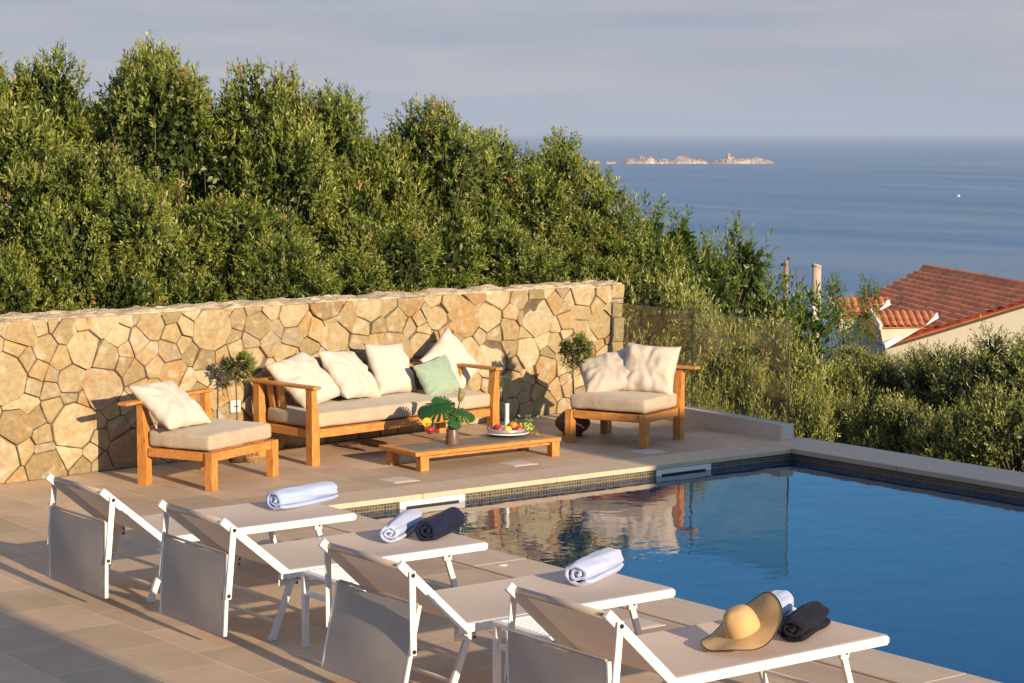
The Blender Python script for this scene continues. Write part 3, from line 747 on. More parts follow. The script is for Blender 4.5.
for (x,y),rz,tilt,lb in spots:
    r=lounger_proto(tilt,back_a+(math.radians(3.5) if y<9 else 0)); r.location=(x,y,0); r.rotation_euler=(0,0,rz)
    tag(r,lb,'sun lounger','white folding sun loungers beside the pool')
# side tables
def side_table(loc,lb):
    r=empty('side_table',loc,0,label=lb,cat='side table',group='white perforated side tables between loungers')
    TW_,TD_,hz=.42,.40,.415
    m=MB()
    fw=.035
    for x in (0,TW_): m.box((x,TD_/2,hz),(fw,TD_+fw,.022))
    for y in (0,TD_): m.box((TW_/2,y,hz),(TW_-fw,fw,.022))
    n=13
    for i in range(n):
        t=(i+.5)/n
        m.box((TW_*t,TD_/2,hz+.002),(.013,TD_-fw,.006),bev=0)
        m.box((TW_/2,TD_*t,hz+.0055),(TW_-fw,.013,.005),bev=0)
    m.build('perforated_top',M['plastic'],r)
    for x in (0,TW_):
        for y in (0,TD_): m=MB(); m.box((x,y,hz/2-.006),(.034,.034,hz-.012)); m.build('leg',M['plastic'],r)
    m=MB()
    for x in (0,TW_): m.box((x,TD_/2,hz-.11),(.016,TD_-.036,.03))
    for y in (0,TD_): m.box((TW_/2,y,hz-.06),(TW_-.036,.014,.035))
    m.build('stretcher',M['plastic'],r)
side_table((6.02,9.66,0),'white perforated side table beside the lounger with two towels')
bpy.data.objects['side_table'].location=(6.0,9.45,0)
side_table((6.12,7.86,0),'white perforated side table beside the nearest lounger')

# ------------------------------------------------------------------ towels, hat
def towel(p,q,r,mat,label,seed,turns=2.6,flat=.84):
    p=Vector(p);q=Vector(q); r*=1.22; q=q+(q-p)*.06; ax=(q-p); Ln=ax.length; ax.normalize(); side=Vector((0,0,1)).cross(ax).normalized(); up=Vector((0,0,1))
    K=110; nl=22; th=r/turns*.74; vs=[];fs=[]
    for s in (1,-1):
        for i in range(K+1):
            t=i/K; an=-t*turns*2*PI+1.2; rr=r*(.10+.90*t)-(th if s<0 else 0)
            if t>.9: rr+=0
            for j in range(nl+1):
                u=j/nl; e=math.sin(PI*u)
                off=.003*noise.noise(Vector((i*.11,u*3,seed)))+(.012+.014*(1-t))*noise.noise(Vector((math.cos(an)*1.6+t*2,math.sin(an)*1.6+u*1.8,seed+5)))
                k=1+off/r-.14*max(0,(abs(u-.5)*2-.7)/.3)**2
                x=math.cos(an)*rr*k*1.06; z_=math.sin(an)*rr*k*flat
                z_=max(z_,-r*flat*.93)
                v=p+ax*(Ln*u+(.016*(noise.noise(Vector((t*6,seed,u)))) if u in (0,1) else 0))+side*x+up*(z_+r*flat*.93)
                vs.append(v)
    w=nl+1; o2=(K+1)*w
    for i in range(K):
        for j in range(nl):
            a=i*w+j; fs.append((a,a+1,a+w+1,a+w)); b=o2+a; fs.append((b,b+w,b+w+1,b+1))
        for j in (0,nl):
            a=i*w+j; fs.append((a,a+w,o2+a+w,o2+a))
    for j in range(nl):
        for i in (0,K):
            a=i*w+j; fs.append((a,a+1,o2+a+1,o2+a))
    m=MB(); m.add([v-p for v in vs],fs); o=m.build('towel',mat,None,True); o.location=p
    return tag(o,label,'towel','rolled towels on the sun loungers')
zt=.378
towel((6.94,11.77,zt),(7.43,11.90,zt),.076,M['terry'],'pale blue rolled towel alone on the farthest lounger',1)
towel((6.93,10.42,zt),(7.36,10.80,zt),.064,M['terryw'],'white rolled towel lying behind the navy one',2)
towel((7.13,10.33,zt),(7.54,10.62,zt),.072,M['navy'],'navy blue rolled towel on the second lounger',3)
towel((7.05,8.80,zt),(7.47,9.02,zt),.077,M['terryw'],'white rolled towel alone on the tilted canopy lounger',4)
towel((7.08,7.42,zt),(7.46,7.66,zt),.074,M['terryw'],'white rolled towel between the straw hat and the black towel',5)
towel((7.07,7.20,zt),(7.42,7.38,zt),.074,M['black'],'black rolled towel on the nearest lounger',6)
m=MB()
vs=[];fs=[]
for i in range(13):
    for j in range(7):
        vs.append((7.06+.38*i/12,7.16+.17*j/6+.10*i/12,zt+.012+.012*noise.noise(Vector((i*.5,j*.6,2)))))
for i in range(12):
    for j in range(6): a=i*7+j; fs.append((a,a+7,a+8,a+1))
# hat
hat=empty('straw_hat',(6.82,7.26,.472),label='wide brimmed tan hat with black edge lying on the nearest lounger',cat='hat')
Fv=Vector((math.cos(TH)*math.cos(PITCH),math.sin(TH)*math.cos(PITCH),-math.sin(PITCH))); Uv=RT.cross(Fv)
maj=(RT*.86+Uv*.42+Fv*.15).normalized(); nv=(Uv*.86-RT*.42-Fv*.30); nv=(nv-maj*nv.dot(maj)).normalized(); mn=nv.cross(maj)
def hatp(x,y,z): return maj*x+mn*y+nv*z
m=MB(); vs=[];fs=[]; NR,NA=10,56; rin,rout=.081,.192
for i in range(NR+1):
    for k in range(NA):
        a=2*PI*k/NA; r=rin+(rout-rin)*i/NR; t=i/NR
        x=r*math.cos(a)*1.08; y=r*math.sin(a)
        lift=t**1.3*(.05*max(0,math.cos(a-.3))**1.5 +.022*math.sin(2*a+1)+.008*math.sin(5*a)+.0*max(0,-math.cos(a)))
        vs.append(hatp(x,y,lift)); 
for i in range(NR):
    for k in range(NA): a=i*NA+k; b=i*NA+(k+1)%NA; fs.append((a,b,b+NA,a+NA))
n0=len(vs); vs+=[Vector(v)-nv*.003 for v in vs]; fs+=[tuple(n0+i for i in f[::-1]) for f in fs[:]]
m.add(vs,fs); m.build('brim',M['straw'],hat,True)
m=MB(); rim=[Vector(vs[NR*NA+k]) for k in range(NA)]; m.tube(rim+[rim[0],],.0026,6,False); m.build('brim_edge',M['trim'],hat,True)
m=MB(); vs=[];fs=[]; NR=14
for i in range(NR+1):
    for k in range(NA):
        a=2*PI*k/NA; t=i/NR; ph=t*PI/2; r=.084*(math.cos(ph)**.62 if t<1 else .001); z_=.118*math.sin(ph)**.85
        dent=.012*math.exp(-((a-1.2)/.5)**2)*math.exp(-((t-.62)/.22)**2)+.010*math.exp(-((a-4.2)/.6)**2)*math.exp(-((t-.6)/.25)**2)
        r=max(.0005,r-dent); vs.append(hatp(r*math.cos(a)*1.02,r*math.sin(a),z_))
for i in range(NR):
    for k in range(NA): a=i*NA+k; b=i*NA+(k+1)%NA; fs.append((a,b,b+NA,a+NA))
m.add(vs,fs); m.build('crown',M['straw'],hat,True)

# ------------------------------------------------------------------ foliage
def leaf_mesh(name,P,D,Nn,Ls,Wd,rnd,mat,parent=None):
    """P base, D direction, Nn side-ish vector, numpy (n,3)"""
    n=len(P); S=np.cross(D,Nn); S/=np.linalg.norm(S,axis=1,keepdims=True)+1e-9; Up=np.cross(S,D)
    V=np.empty((n,4,3)); V[:,0]=P; V[:,1]=P+D*Ls[:,None]*.5+S*Wd[:,None]+Up*Wd[:,None]*.35; V[:,2]=P+D*Ls[:,None]; V[:,3]=P+D*Ls[:,None]*.5-S*Wd[:,None]+Up*Wd[:,None]*.35
    me=bpy.data.meshes.new(name); me.vertices.add(n*4); me.vertices.foreach_set('co',V.reshape(-1).astype(np.float32))
    idx=np.arange(n)[:,None]*4+np.array([0,1,2,0,2,3])[None,:]
    me.loops.add(n*6); me.loops.foreach_set('vertex_index',idx.reshape(-1).astype(np.int32))
    me.polygons.add(n*2); me.polygons.foreach_set('loop_start',np.arange(0,n*6,3,dtype=np.int32)); me.polygons.foreach_set('loop_total',np.full(n*2,3,dtype=np.int32))
    a=me.attributes.new('rnd','FLOAT','FACE'); a.data.foreach_set('value',np.repeat(rnd,2).astype(np.float32))
    me.update(calc_edges=True); me.materials.append(mat)
    o=bpy.data.objects.new(name,me); col.objects.link(o)
    if parent: o.parent=parent
    return o
def unit(v): return v/(np.linalg.norm(v,axis=-1,keepdims=True)+1e-9)
def crown_arrays(lobes,dens,spl,leaf_len,leaf_w,shoot_len,upb,rg,inner=1.0,spread=.8):
    """lobes: (cx,cy,cz,rx,ry,rz). returns leaf arrays"""
    Ps=[];Ds=[]
    lob=np.array(lobes,float)
    for l in lob:
        ar=4*PI*((l[3]*l[4])**1.6/3+(l[3]*l[5])**1.6/3+(l[4]*l[5])**1.6/3)**(1/1.6); n=int(ar*dens)
        d=unit(rg.normal(size=(n,3))); jit=1-np.abs(rg.normal(size=(n,1)))*.10
        p=l[:3]+d*l[3:]*jit; nn=unit(d/l[3:])
        keep=np.ones(n,bool)
        for k in lob:
            if k is l or np.allclose(k,l): continue
            keep&=(((p-k[:3])/k[3:])**2).sum(1)>.72
        Ps.append(p[keep]);Ds.append(nn[keep])
    P=np.concatenate(Ps);Dn=np.concatenate(Ds); n=len(P)
    # low-frequency clumping: remove patches so dark gaps show
    cl=np.array([noise.noise(Vector(p*1.9+7)) for p in P])
    keep=cl>-.14+rg.normal(size=n)*.06; P=P[keep];Dn=Dn[keep];cl=cl[keep]; n=len(P)
    A=unit(Dn*.75+np.array([0,0,upb])+rg.normal(size=(n,3))*.33); sl=shoot_len*rg.uniform(.5,1.35,n)*(1+.9*np.clip(cl,0,1))
    base=P-A*sl[:,None]*.35
    K=spl; t=np.tile(np.linspace(.1,1,K),n); A2=np.repeat(A,K,0); B=np.repeat(base,K,0)+A2*(np.repeat(sl,K)*t)[:,None]
    ra=unit(np.cross(A2,rg.normal(size=A2.shape))); 
    D=unit(A2*rg.uniform(.35,1.1,(n*K,1))+ra*spread)
    tip=t>.95; D[tip]=A2[tip]
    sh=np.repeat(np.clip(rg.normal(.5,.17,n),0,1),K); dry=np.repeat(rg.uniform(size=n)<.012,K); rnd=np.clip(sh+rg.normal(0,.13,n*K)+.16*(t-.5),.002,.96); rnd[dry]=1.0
    Nn=unit(rg.normal(size=D.shape)*.6+np.array([0,0,1])+A2*.3)
    Ls=leaf_len*rg.uniform(.65,1.25,n*K); Wd=leaf_w*rg.uniform(.7,1.2,n*K)*.5
    # inner filler, leaf colour darkened to paint the shade inside the crown
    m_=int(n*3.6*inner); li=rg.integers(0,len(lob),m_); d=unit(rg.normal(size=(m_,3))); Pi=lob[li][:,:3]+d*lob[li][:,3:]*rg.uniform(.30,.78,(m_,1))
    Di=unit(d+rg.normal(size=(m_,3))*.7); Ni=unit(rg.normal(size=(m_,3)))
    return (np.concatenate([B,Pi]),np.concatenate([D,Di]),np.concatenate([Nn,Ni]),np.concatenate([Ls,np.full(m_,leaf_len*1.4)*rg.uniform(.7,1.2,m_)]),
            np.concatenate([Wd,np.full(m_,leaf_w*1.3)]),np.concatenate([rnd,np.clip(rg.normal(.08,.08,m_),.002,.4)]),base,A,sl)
def trunk_mb(lobes,z0,rg,r0=.10,nk=8):
    m=MB(); top=np.mean([l[2] for l in lobes]); cx=np.mean([l[0] for l in lobes]); cy=np.mean([l[1] for l in lobes])
    hub=Vector((cx*.3,cy*.3,z0+(top-z0)*.4))
    m.tube([Vector((0,0,z0)),Vector((.03,.02,z0+(hub.z-z0)*.5)),hub],[r0*1.3,r0,r0*.8],9)
    for l in lobes:
        e=Vector(l[:3])+Vector((0,0,l[5]*.3)); mid=hub.lerp(e,.5)+Vector(rg.normal(size=3)*.08)
        m.tube([hub,mid,e],[r0*.6,r0*.38,r0*.12],6)
        for k in range(nk):
            d=Vector(rg.normal(size=3)).normalized(); d.z=abs(d.z)*.7
            q=Vector((l[0]+d.x*l[3]*.97,l[1]+d.y*l[4]*.97,l[2]+d.z*l[5]*.97)); m.tube([mid,mid.lerp(q,.6)+Vector(rg.normal(size=3)*.04),q],[r0*.25,r0*.13,r0*.05],5)
    return m
def make_tree(name,lobes,mat,seed,z0,dens,spl,ll,lw,sl,upb,label,cat,group,inner=1.0,r0=.09,spread=.8,twigs=True):
    rg=np.random.default_rng(seed)
    root=empty(name,(0,0,0),label=label,cat=cat,group=group)
    P,D,Nn,Ls,Wd,rnd,base,A,s=crown_arrays(lobes,dens,spl,ll,lw,sl,upb,rg,inner,spread)
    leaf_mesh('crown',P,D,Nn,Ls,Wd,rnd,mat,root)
    trunk_mb(lobes,z0,rg,r0,5 if twigs else 3).build('trunk',M['bark'],root,True)
    return root
def ev_lobes(seed,R,H,nb):
    """evergreen shrub-tree crown standing on z=0, height about H"""
    rg=np.random.default_rng(seed); L_=[(0,0,H*.48,R*.66,R*.66,H*.39)]
    for k in range(nb*2+3):
        a=2*PI*k*.618+rg.uniform(-.3,.3); zz=(.10+.78*((k+.5)/(nb*2+3)))*H; rr=R*(.74 if zz<.68*H else .74-.42*(zz/H-.68)/.32)*rg.uniform(.75,1.12)
        s=R*rg.uniform(.20,.36); L_.append((math.cos(a)*rr,math.sin(a)*rr,zz,s*1.1,s*1.1,s*rg.uniform(.85,1.2)))
    for k in range(4):
        a=rg.uniform(0,2*PI); rr=R*rg.uniform(0,.38); s=R*rg.uniform(.15,.24); L_.append((math.cos(a)*rr,math.sin(a)*rr,H*rg.uniform(.82,.92),s,s,s*1.5))
    return L_
EV=[]
GE='evergreen trees behind the stone wall'
for i in range(4):
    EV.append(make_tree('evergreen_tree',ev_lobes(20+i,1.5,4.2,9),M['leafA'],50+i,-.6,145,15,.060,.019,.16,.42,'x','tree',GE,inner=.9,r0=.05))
def topz(ypx,D): return CAMZ+(132-ypx)/2144*D*1.0+(-.0)   # height whose image row is ypx at distance D (design aid, world metres)
# (px centre, top row, depth, scale xy, variant, rot, label)
plan=[(-40,50,20.5,1.0,0,.3,'dense evergreen tree at the far left edge above the wall'),
 (28,38,21.6,.95,1,1.2,'evergreen tree with a rounded top, second from the left edge'),
 (150,24,22.0,1.0,2,2.2,'tallest evergreen tree with a pointed crown left of the sky gap'),
 (95,130,19.6,.72,3,.5,'lower bushy evergreen in front of the tallest tree'),
 (262,48,22.4,.90,3,3.6,'evergreen tree with a thin tip just right of the sky gap'),
 (325,84,23.0,.90,1,5.0,'evergreen tree behind the left end of the sofa'),
 (230,190,20.4,.72,0,4.4,'lower evergreen bush between the two peaks just above the wall'),
 (405,92,23.6,.92,0,2.8,'evergreen tree with a small spike above the middle of the sofa'),
 (470,120,24.5,.85,2,.9,'evergreen tree above the right end of the sofa'),
 (360,205,21.6,.70,2,3.3,'lower evergreen bush above the middle of the wall'),
 (538,116,26.0,.96,3,1.9,'last tall evergreen tree before the sea view'),
 (500,215,23.2,.70,1,.2,'lower evergreen bush above the wall left of its end'),
 (592,202,25.2,.74,2,4.9,'sloping evergreen bush beside the wall end'),
 (20,235,18.9,.55,1,2.0,'small dark evergreen shrub low at the left edge of the wall')]
for i,(px,ty,D,sc,va_,rz,lb) in enumerate(plan):
    o=EV[va_]
    if 'used' in o: o=copy_tree(o)
    else: o['used']=1
    zt_=topz(ty,D); zb=-1.7 if sc>.6 else -1.3; H=zt_-zb
    if 'lower' in lb or 'sloping' in lb or 'small dark' in lb: zb=-1.0; H=zt_-zb
    o.location=W3((px-512)/2144*D,D,zb); o.rotation_euler=(0,0,rz); o.scale=(sc,sc,H/4.45); o['label']=lb
for o in EV:
    pass
for o in list(col.objects):
    if 'used' in o: del o['used']
# mid-distance trees right of the wall
GB='broadleaf trees beyond the glass railing'
def place(o,px,ty,D,H0,sc,zb,rz,lb):
    zt_=topz(ty,D); H=zt_-zb; o.location=W3((px-512)/2144*D,D,zb); o.rotation_euler=(0,0,rz); o.scale=(sc,sc,H/H0); o['label']=lb
loose=[]
for i in range(3):
    rg=np.random.default_rng(80+i); lb_=[(0,0,1.5,.75,.75,.9)] if i<2 else [(0,0,1.6,.35,.35,.5)]
    for k in range(24 if i<2 else 9):
        a=2*PI*k*.618+rg.uniform(-.3,.3); q=rg.uniform(.45,1.5); lb_.append((math.cos(a)*q,math.sin(a)*q,rg.uniform(1.2,3.1)-.45*max(0,q-.7),.37,.37,.36))
    for k in range(5): a=rg.uniform(0,6.3); lb_.append((math.cos(a)*.6,math.sin(a)*.6,rg.uniform(2.9,3.5),.16,.16,.38))
    loose.append(make_tree('leafy_tree',lb_,M['leafC'],90+i,-.5,78 if i<2 else 60,12,.085,.028,.30,.45,'x','tree',GB,inner=.6 if i<2 else .1,spread=.9,r0=.035,twigs=False))
place(loose[0],700,188,29.0,3.9,1.18,-3.0,.4,'loose leafy tree with open sprays against the sea right of the wall')
place(loose[1],640,202,27.5,3.9,.95,-2.6,1.7,'leafy tree rising just beyond the wall end')
o=copy_tree(loose[1]); place(o,728,226,33.0,3.9,.66,-4.0,2.9,'leafy tree in front of the small orange roof')
place(loose[2],852,260,51.0,3.9,.62,-4.5,4.2,'thin tree with open crown just right of the concrete pole')
o=copy_tree(loose[2]); place(o,801,296,66.0,3.9,.5,-5,3.2,'small sparse tree between the two poles')
o=copy_tree(loose[0]); place(o,742,312,31.0,3.9,.45,-3.4,5.2,'leafy shrub behind the right glass panel below the small pole')
o=copy_tree(loose[0]); place(o,668,212,30.5,3.9,1.1,-3.0,2.6,'leafy tree in the dip between the wall end tree and the open tree')
o=copy_tree(loose[1]); place(o,708,212,31.0,3.9,.74,-3.4,4.0,'leafy tree just left of the slim wooden pole')
# bushes behind the glass
olive=[]
for i in range(3):
    olive.append(make_tree('olive_tree',ev_lobes(40+i,1.5,3.0,10),M['leafB'],120+i,-.6,95,13,.066,.019,.24,.75,'x','tree','olive trees beyond the pool',inner=.9))
OL=[(655,262,24.0,.85,1.0,.0,'olive tree seen through the left glass panel'),
 (722,292,24.6,.80,1.7,.0,'olive tree seen through the right glass panel'),
 (668,370,23.0,.6,.6,1,'low olive bush behind the glass next to the armchair'),
 (764,362,23.6,.52,3.1,0,'low olive bush at the right end of the glass railing'),
 (838,358,28.0,.55,2.3,0,'olive tree in front of the foot of the concrete pole'),
 (880,352,29.0,.85,4.0,0,'olive tree in front of the terracotta roof'),
 (945,342,28.0,.85,5.1,0,'olive tree in front of the cream house wall'),
 (1026,324,27.0,.85,.5,0,'olive tree cut by the right edge of the picture'),
 (852,344,36.0,.80,1.4,0,'olive tree close below the small gables of the tiled house'),
 (850,392,24.5,.68,3.6,0,'low olive bush just beyond the pool edge on its left'),
 (918,392,23.6,.62,1.9,0,'low olive bush just beyond the middle of the far pool edge'),
 (985,404,22.6,.62,2.7,0,'low olive bush just beyond the right part of the far pool edge'),
 (1060,380,22.0,.8,5.7,0,'olive bush at the lower right corner beyond the pool'),
 (1090,330,26.0,.95,3.2,0,'olive tree outside the right edge'),
 (1170,345,24.0,.9,1.2,0,'olive tree well outside the right edge, nearer the pool'),
 (1200,330,32.0,1.0,4.2,0,'olive tree well outside the right edge, farther downhill'),
 (1290,350,27.0,1.0,2.2,0,'olive tree farthest outside the right edge')]
for i,(px,ty,D,sc,rz,_,lb) in enumerate(OL):
    o=olive[i%3] if i<3 else copy_tree(olive[i%3])
    place(o,px,ty,D,3.25,sc,-2.6,rz,lb)
    if lb.endswith('outside the right edge') and px<1100: o['label']='olive tree standing right behind the lower right corner bush'

# topiaries
def topiary(loc,h,r,lb,seed):
    root=empty('potted_olive',loc,label=lb,cat='potted tree',group='small potted olive trees by the wall')
    rg=np.random.default_rng(seed)
    P,D,Nn,Ls,Wd,rnd,base,A,s=crown_arrays([(0,0,h,r,r,r*.95),(r*.5,0,h+r*.3,r*.5,r*.5,r*.5),(-r*.45,.02,h+r*.2,r*.5,r*.5,r*.5)],2600,9,.032,.008,.075,.3,rg,.5)
    leaf_mesh('crown',P,D,Nn,Ls,Wd,rnd,M['leafA'],root)
    m=MB(); m.tube([(0,0,.1),(.006,.0,h*.5),(0,0,h)],[.010,.008,.006],8)
    for k in range(14):
        d=Vector(rg.normal(size=3)).normalized(); d.z=abs(d.z); m.tube([(0,0,h-r*.4),Vector((0,0,h))+d*r*.8],[.004,.0015],5)
    m.build('trunk',M['bark'],root,True)
    return root
t1=topiary((9.0,15.87,0),.80,.13,'small potted olive tree between the left armchair and the sofa',3)
m=MB(); m.lathe([(.0001,0),(.062,0),(.078,.03),(.088,.10),(.092,.16),(.086,.17),(.078,.15),(.0001,.14)],n=24); m.build('pot',M['glazed'],t1,True)
t2=topiary((12.18,15.62,0),.78,.15,'small potted olive tree in a round wicker pot behind the right armchair',4)
t2.location=(12.30,15.42,0)
m=MB()
prof=[(.0001,0),(.09,0)]+[(.165*math.sin(.55+2.1*i/14)+.003*(-1)**i,.02+.20*i/14) for i in range(15)]+[(.10,.215),(.0001,.19)]
m.lathe(prof,n=36); m.build('wicker_pot',M['wicker'],t2,True)
wb=MB()
for k in range(8):
    wb.tube([(.05*math.cos(a+k*.4)*(1+.25*math.sin(k*.8)),.05*math.sin(a+k*.4)*(1+.25*math.sin(k*.8)),.008+.015*k) for a in [2*PI*q/20 for q in range(21)]],.004,5,False)
for k in range(10):
    a=2*PI*k/10; wb.tube([(.05*math.cos(a),.05*math.sin(a),.004),(.062*math.cos(a),.062*math.sin(a),.06),(.05*math.cos(a),.05*math.sin(a),.12)],.003,5)
o=wb.build('wicker_basket',simple('gold_wicker',(.40,.24,.10),.7,var=.4,scale=60),None,True); o.location=(9.10,15.78,0); tag(o,'small golden wicker basket on the paving under the seat by the olive pot','basket')

# ------------------------------------------------------------------ terrain, sea, hills, islands
def lerp(a,b,t): return a+(b-a)*t
m=MB(); vs=[];fs=[]
deps=[-40,-20,-5,5,14,17,20,24,30,40,55,75,100,150,220,320,420,520,600,680]; NL=48
for d in deps:
    for k in range(NL+1):
        lat=-(60+abs(d)*.9)+(2*(60+abs(d)*.9))*k/NL
        zz=-2.4 if d<18 else -2.4-.105*(d-18)
        zz+= (noise.noise(Vector((lat*.05,d*.05,0)))*.6 if d>20 else 0)
        p=W3(lat,d,zz); vs.append(p)
for i in range(len(deps)-1):
    for k in range(NL): a=i*(NL+1)+k; fs.append((a,a+1,a+NL+2,a+NL+1))
m.add(vs,fs); struct(m.build('terrain',M['ground'],None,True))
ZS=-57.
m=MB(); vs=[];fs=[]; rr=[(300,0),(900,0),(3000,0),(12000,0),(70000,0)]
for d,_ in rr:
    for k in range(13):
        a=math.radians(-60+10*k); vs.append(W3(math.sin(a)*d*1.0,math.cos(a)*d,ZS))
for i in range(len(rr)-1):
    for k in range(12): a=i*13+k; fs.append((a,a+13,a+14,a+1))
m.add(vs,fs); struct(m.build('sea',M['sea']))
def islet(px0,px1,D,hpx,seed,nm='island'):
    m=MB(); n=90; w=14; vs=[];fs=[]; x0=(px0-512)/2144*D; x1=(px1-512)/2144*D; hh=hpx*.62/2144*D; dw=(x1-x0)*.22+12
    for i in range(n+1):
        u=i/n; env=min(1,4*u,4*(1-u))**.6
        for j in range(w+1):
            v=-1+2*j/w; lat=lerp(x0,x1,u); 
            f=env*max(0,1-v*v)**.55*(.72+.5*noise.noise(Vector((u*5+seed,v*1.5,seed)))+.22*noise.noise(Vector((u*26+seed,v*5,seed)))+.12*noise.noise(Vector((u*60+seed,v*12,seed))))
            vs.append(W3(lat,D+v*dw,ZS-2+max(0,(hh+2)*f)))
    for i in range(n):
        for j in range(w): a=i*(w+1)+j; fs.append((a,a+w+1,a+w+2,a+1))
    m.add(vs,fs); return struct(m.build(nm,M['rock']))
DI=4100
islet(585,600,DI,8,1); islet(603,617,DI,5,2); islet(622,660,DI,12,3); islet(652,708,DI,12,4); islet(708,775,DI,11,9)
lh=empty('lighthouse',W3((728-512)/2144*DI,DI,ZS+3),label='tiny pink lighthouse building on the right islet far out at sea',cat='lighthouse')
m=MB(); m.box((0,0,5),(16,12,9),bev=0); m.build('house',simple('pink_render',(.5,.27,.2),.9,bs=0),lh)
m=MB(); m.lathe([(3.0,5),(2.6,13),(3.2,13.4),(3.2,14),(1.8,14.4),(1.8,16.4),(.1,17.5)],n=12); m.build('tower',simple('pink_render_tower',(.5,.3,.23),.9,bs=0),lh)
# far hills at left
m=MB(); vs=[];fs=[]; n=120; DH=9000
for i in range(n+1):
    lat=-5600+4500*i/n; e=min(1,(n-i)/22)**.6
    h=CAMZ+ (132-90)/2144*DH*(.9+.25*noise.noise(Vector((i*.06,0,3)))+.08*noise.noise(Vector((i*.3,0,5))))*e
    for (dd,f) in ((-900,-.0),(-400,.6),(0,1),(500,.5),(1200,0)): vs.append(W3(lat,DH+dd,ZS-3+(h-ZS)*f))
for i in range(n):
    for j in range(4): a=i*5+j; fs.append((a,a+5,a+6,a+1))
m.add(vs,fs); struct(m.build('hills',M['hill'],None,True))
# boat
bt=empty('boat',W3((958-512)/2144*1980,1980,ZS),math.radians(20),label='tiny white motorboat far out on the sea at the right',cat='boat')
m=MB(); vs=[(-3,0,.2),(-3,1.1,.9),(-3,-1.1,.9),(1.5,1.1,1.0),(1.5,-1.1,1.0),(3.6,0,1.3),(1.5,0,-.1)]; m.add(vs,[(0,2,1),(0,1,3,6),(0,6,4,2),(6,3,5),(6,5,4),(1,2,4,3),(3,4,5)]); m.build('hull',M['white'],bt)
m=MB(); m.box((-.3,0,1.6),(2.4,1.6,1.3),bev=.2); m.build('cabin',M['white'],bt)

# ------------------------------------------------------------------ house with terracotta roofs
hs=empty('tiled_house',Vector((43.5,39.5,-7)),label='cream house with a big terracotta tiled roof and two small gables',cat='house')
hb=Vector((43.5,39.5,-7))
A=Vector((46.77,42.31,-1.144)); B=Vector((42.37,33.92,-1.139)); Cc=Vector((39.28,36.83,-2.496)); Dd=Vector((43.08,42.08,-2.191))
rdir=Vector(W3(.16,-.987,0)).normalized(); sdir=Vector(W3(-.987,-.16,-.33)).normalized(); rn=sdir.cross(rdir)
if rn.z<0: rn=-rn
def ribbed(poly3,along,down,nrm,pitch,amp,name,mat,parent,org,thick=.10,nsub=6):
    """tiles: half-round ribs running 'along', spaced 'pitch' in direction 'down'; clipped to polygon"""
    o=poly3[0]; uv=[((p-o).dot(along),(p-o).dot(down)) for p in poly3]
    if area(uv)<0: uv=uv[::-1]
    vmin=min(v for _,v in uv); vmax=max(v for _,v in uv); m=MB(); nrow=max(1,math.ceil((vmax-vmin)/(pitch/nsub)))
    prev=None; vs=[];fs=[]
    for i in range(nrow+1):
        v=min(vmin+i*pitch/nsub+1e-4,vmax-1e-4); xs=[]
        for k in range(len(uv)):
            a=uv[k];b=uv[(k+1)%len(uv)]
            if (a[1]-v)*(b[1]-v)<0: xs.append(a[0]+(b[0]-a[0])*(v-a[1])/(b[1]-a[1]))
        if len(xs)<2: continue
        x0,x1=min(xs),max(xs); ph=(v/pitch)%1; hgt=amp*(abs(math.sin(PI*ph)))
        nn=24; row=[]
        for j in range(nn+1):
            x=lerp(x0,x1,j/nn); tl=((x/.38)%1)*amp*.35; p=o+along*x+down*v+nrm*(hgt+tl); row.append(len(vs)); vs.append(p-org)
        if prev:
            for j in range(nn): fs.append((prev[j],prev[j+1],row[j+1],row[j]))
        prev=row
    m.add(vs,fs); n=len(poly3)
    vs2=[p-org-nrm*.01 for p in poly3]+[p-org-nrm*thick for p in poly3]
    m.add(vs2,[tuple(range(n,2*n))]+[(i,(i+1)%n,n+(i+1)%n,n+i) for i in range(n)])
    return m.build(name,mat,parent)
ribbed([A,B,Cc,Dd],rdir,sdir,rn,.26,.085,'roof',M['tile'],hs,hb,.02)
m=MB(); m.tube([A-hb+rn*.05,B-hb+rn*.05],.10,8); m.build('ridge_tiles',M['tile'],hs)
cen=(A+B+Cc+Dd)/4
P4=[p.lerp(cen,.03)-Vector((0,0,.13)) for p in (A,B,Cc,Dd)]
m=MB(); vs=[p-hb for p in P4]+[Vector((p.x,p.y,-9))-hb for p in P4]; m.add(vs,[(0,1,2,3),(7,6,5,4),(0,4,5,1),(1,5,6,2),(2,6,7,3),(3,7,4,0)])
m.build('wall',simple('pale_render',(.44,.405,.345),.9,var=.08,scale=1.2,bs=.3),hs)
def pd(px,py,D): return Vector((0,0,CAMZ))+(Fv*2144+RT*(px-512)+Uv*(341.5-py))*(D/2144)
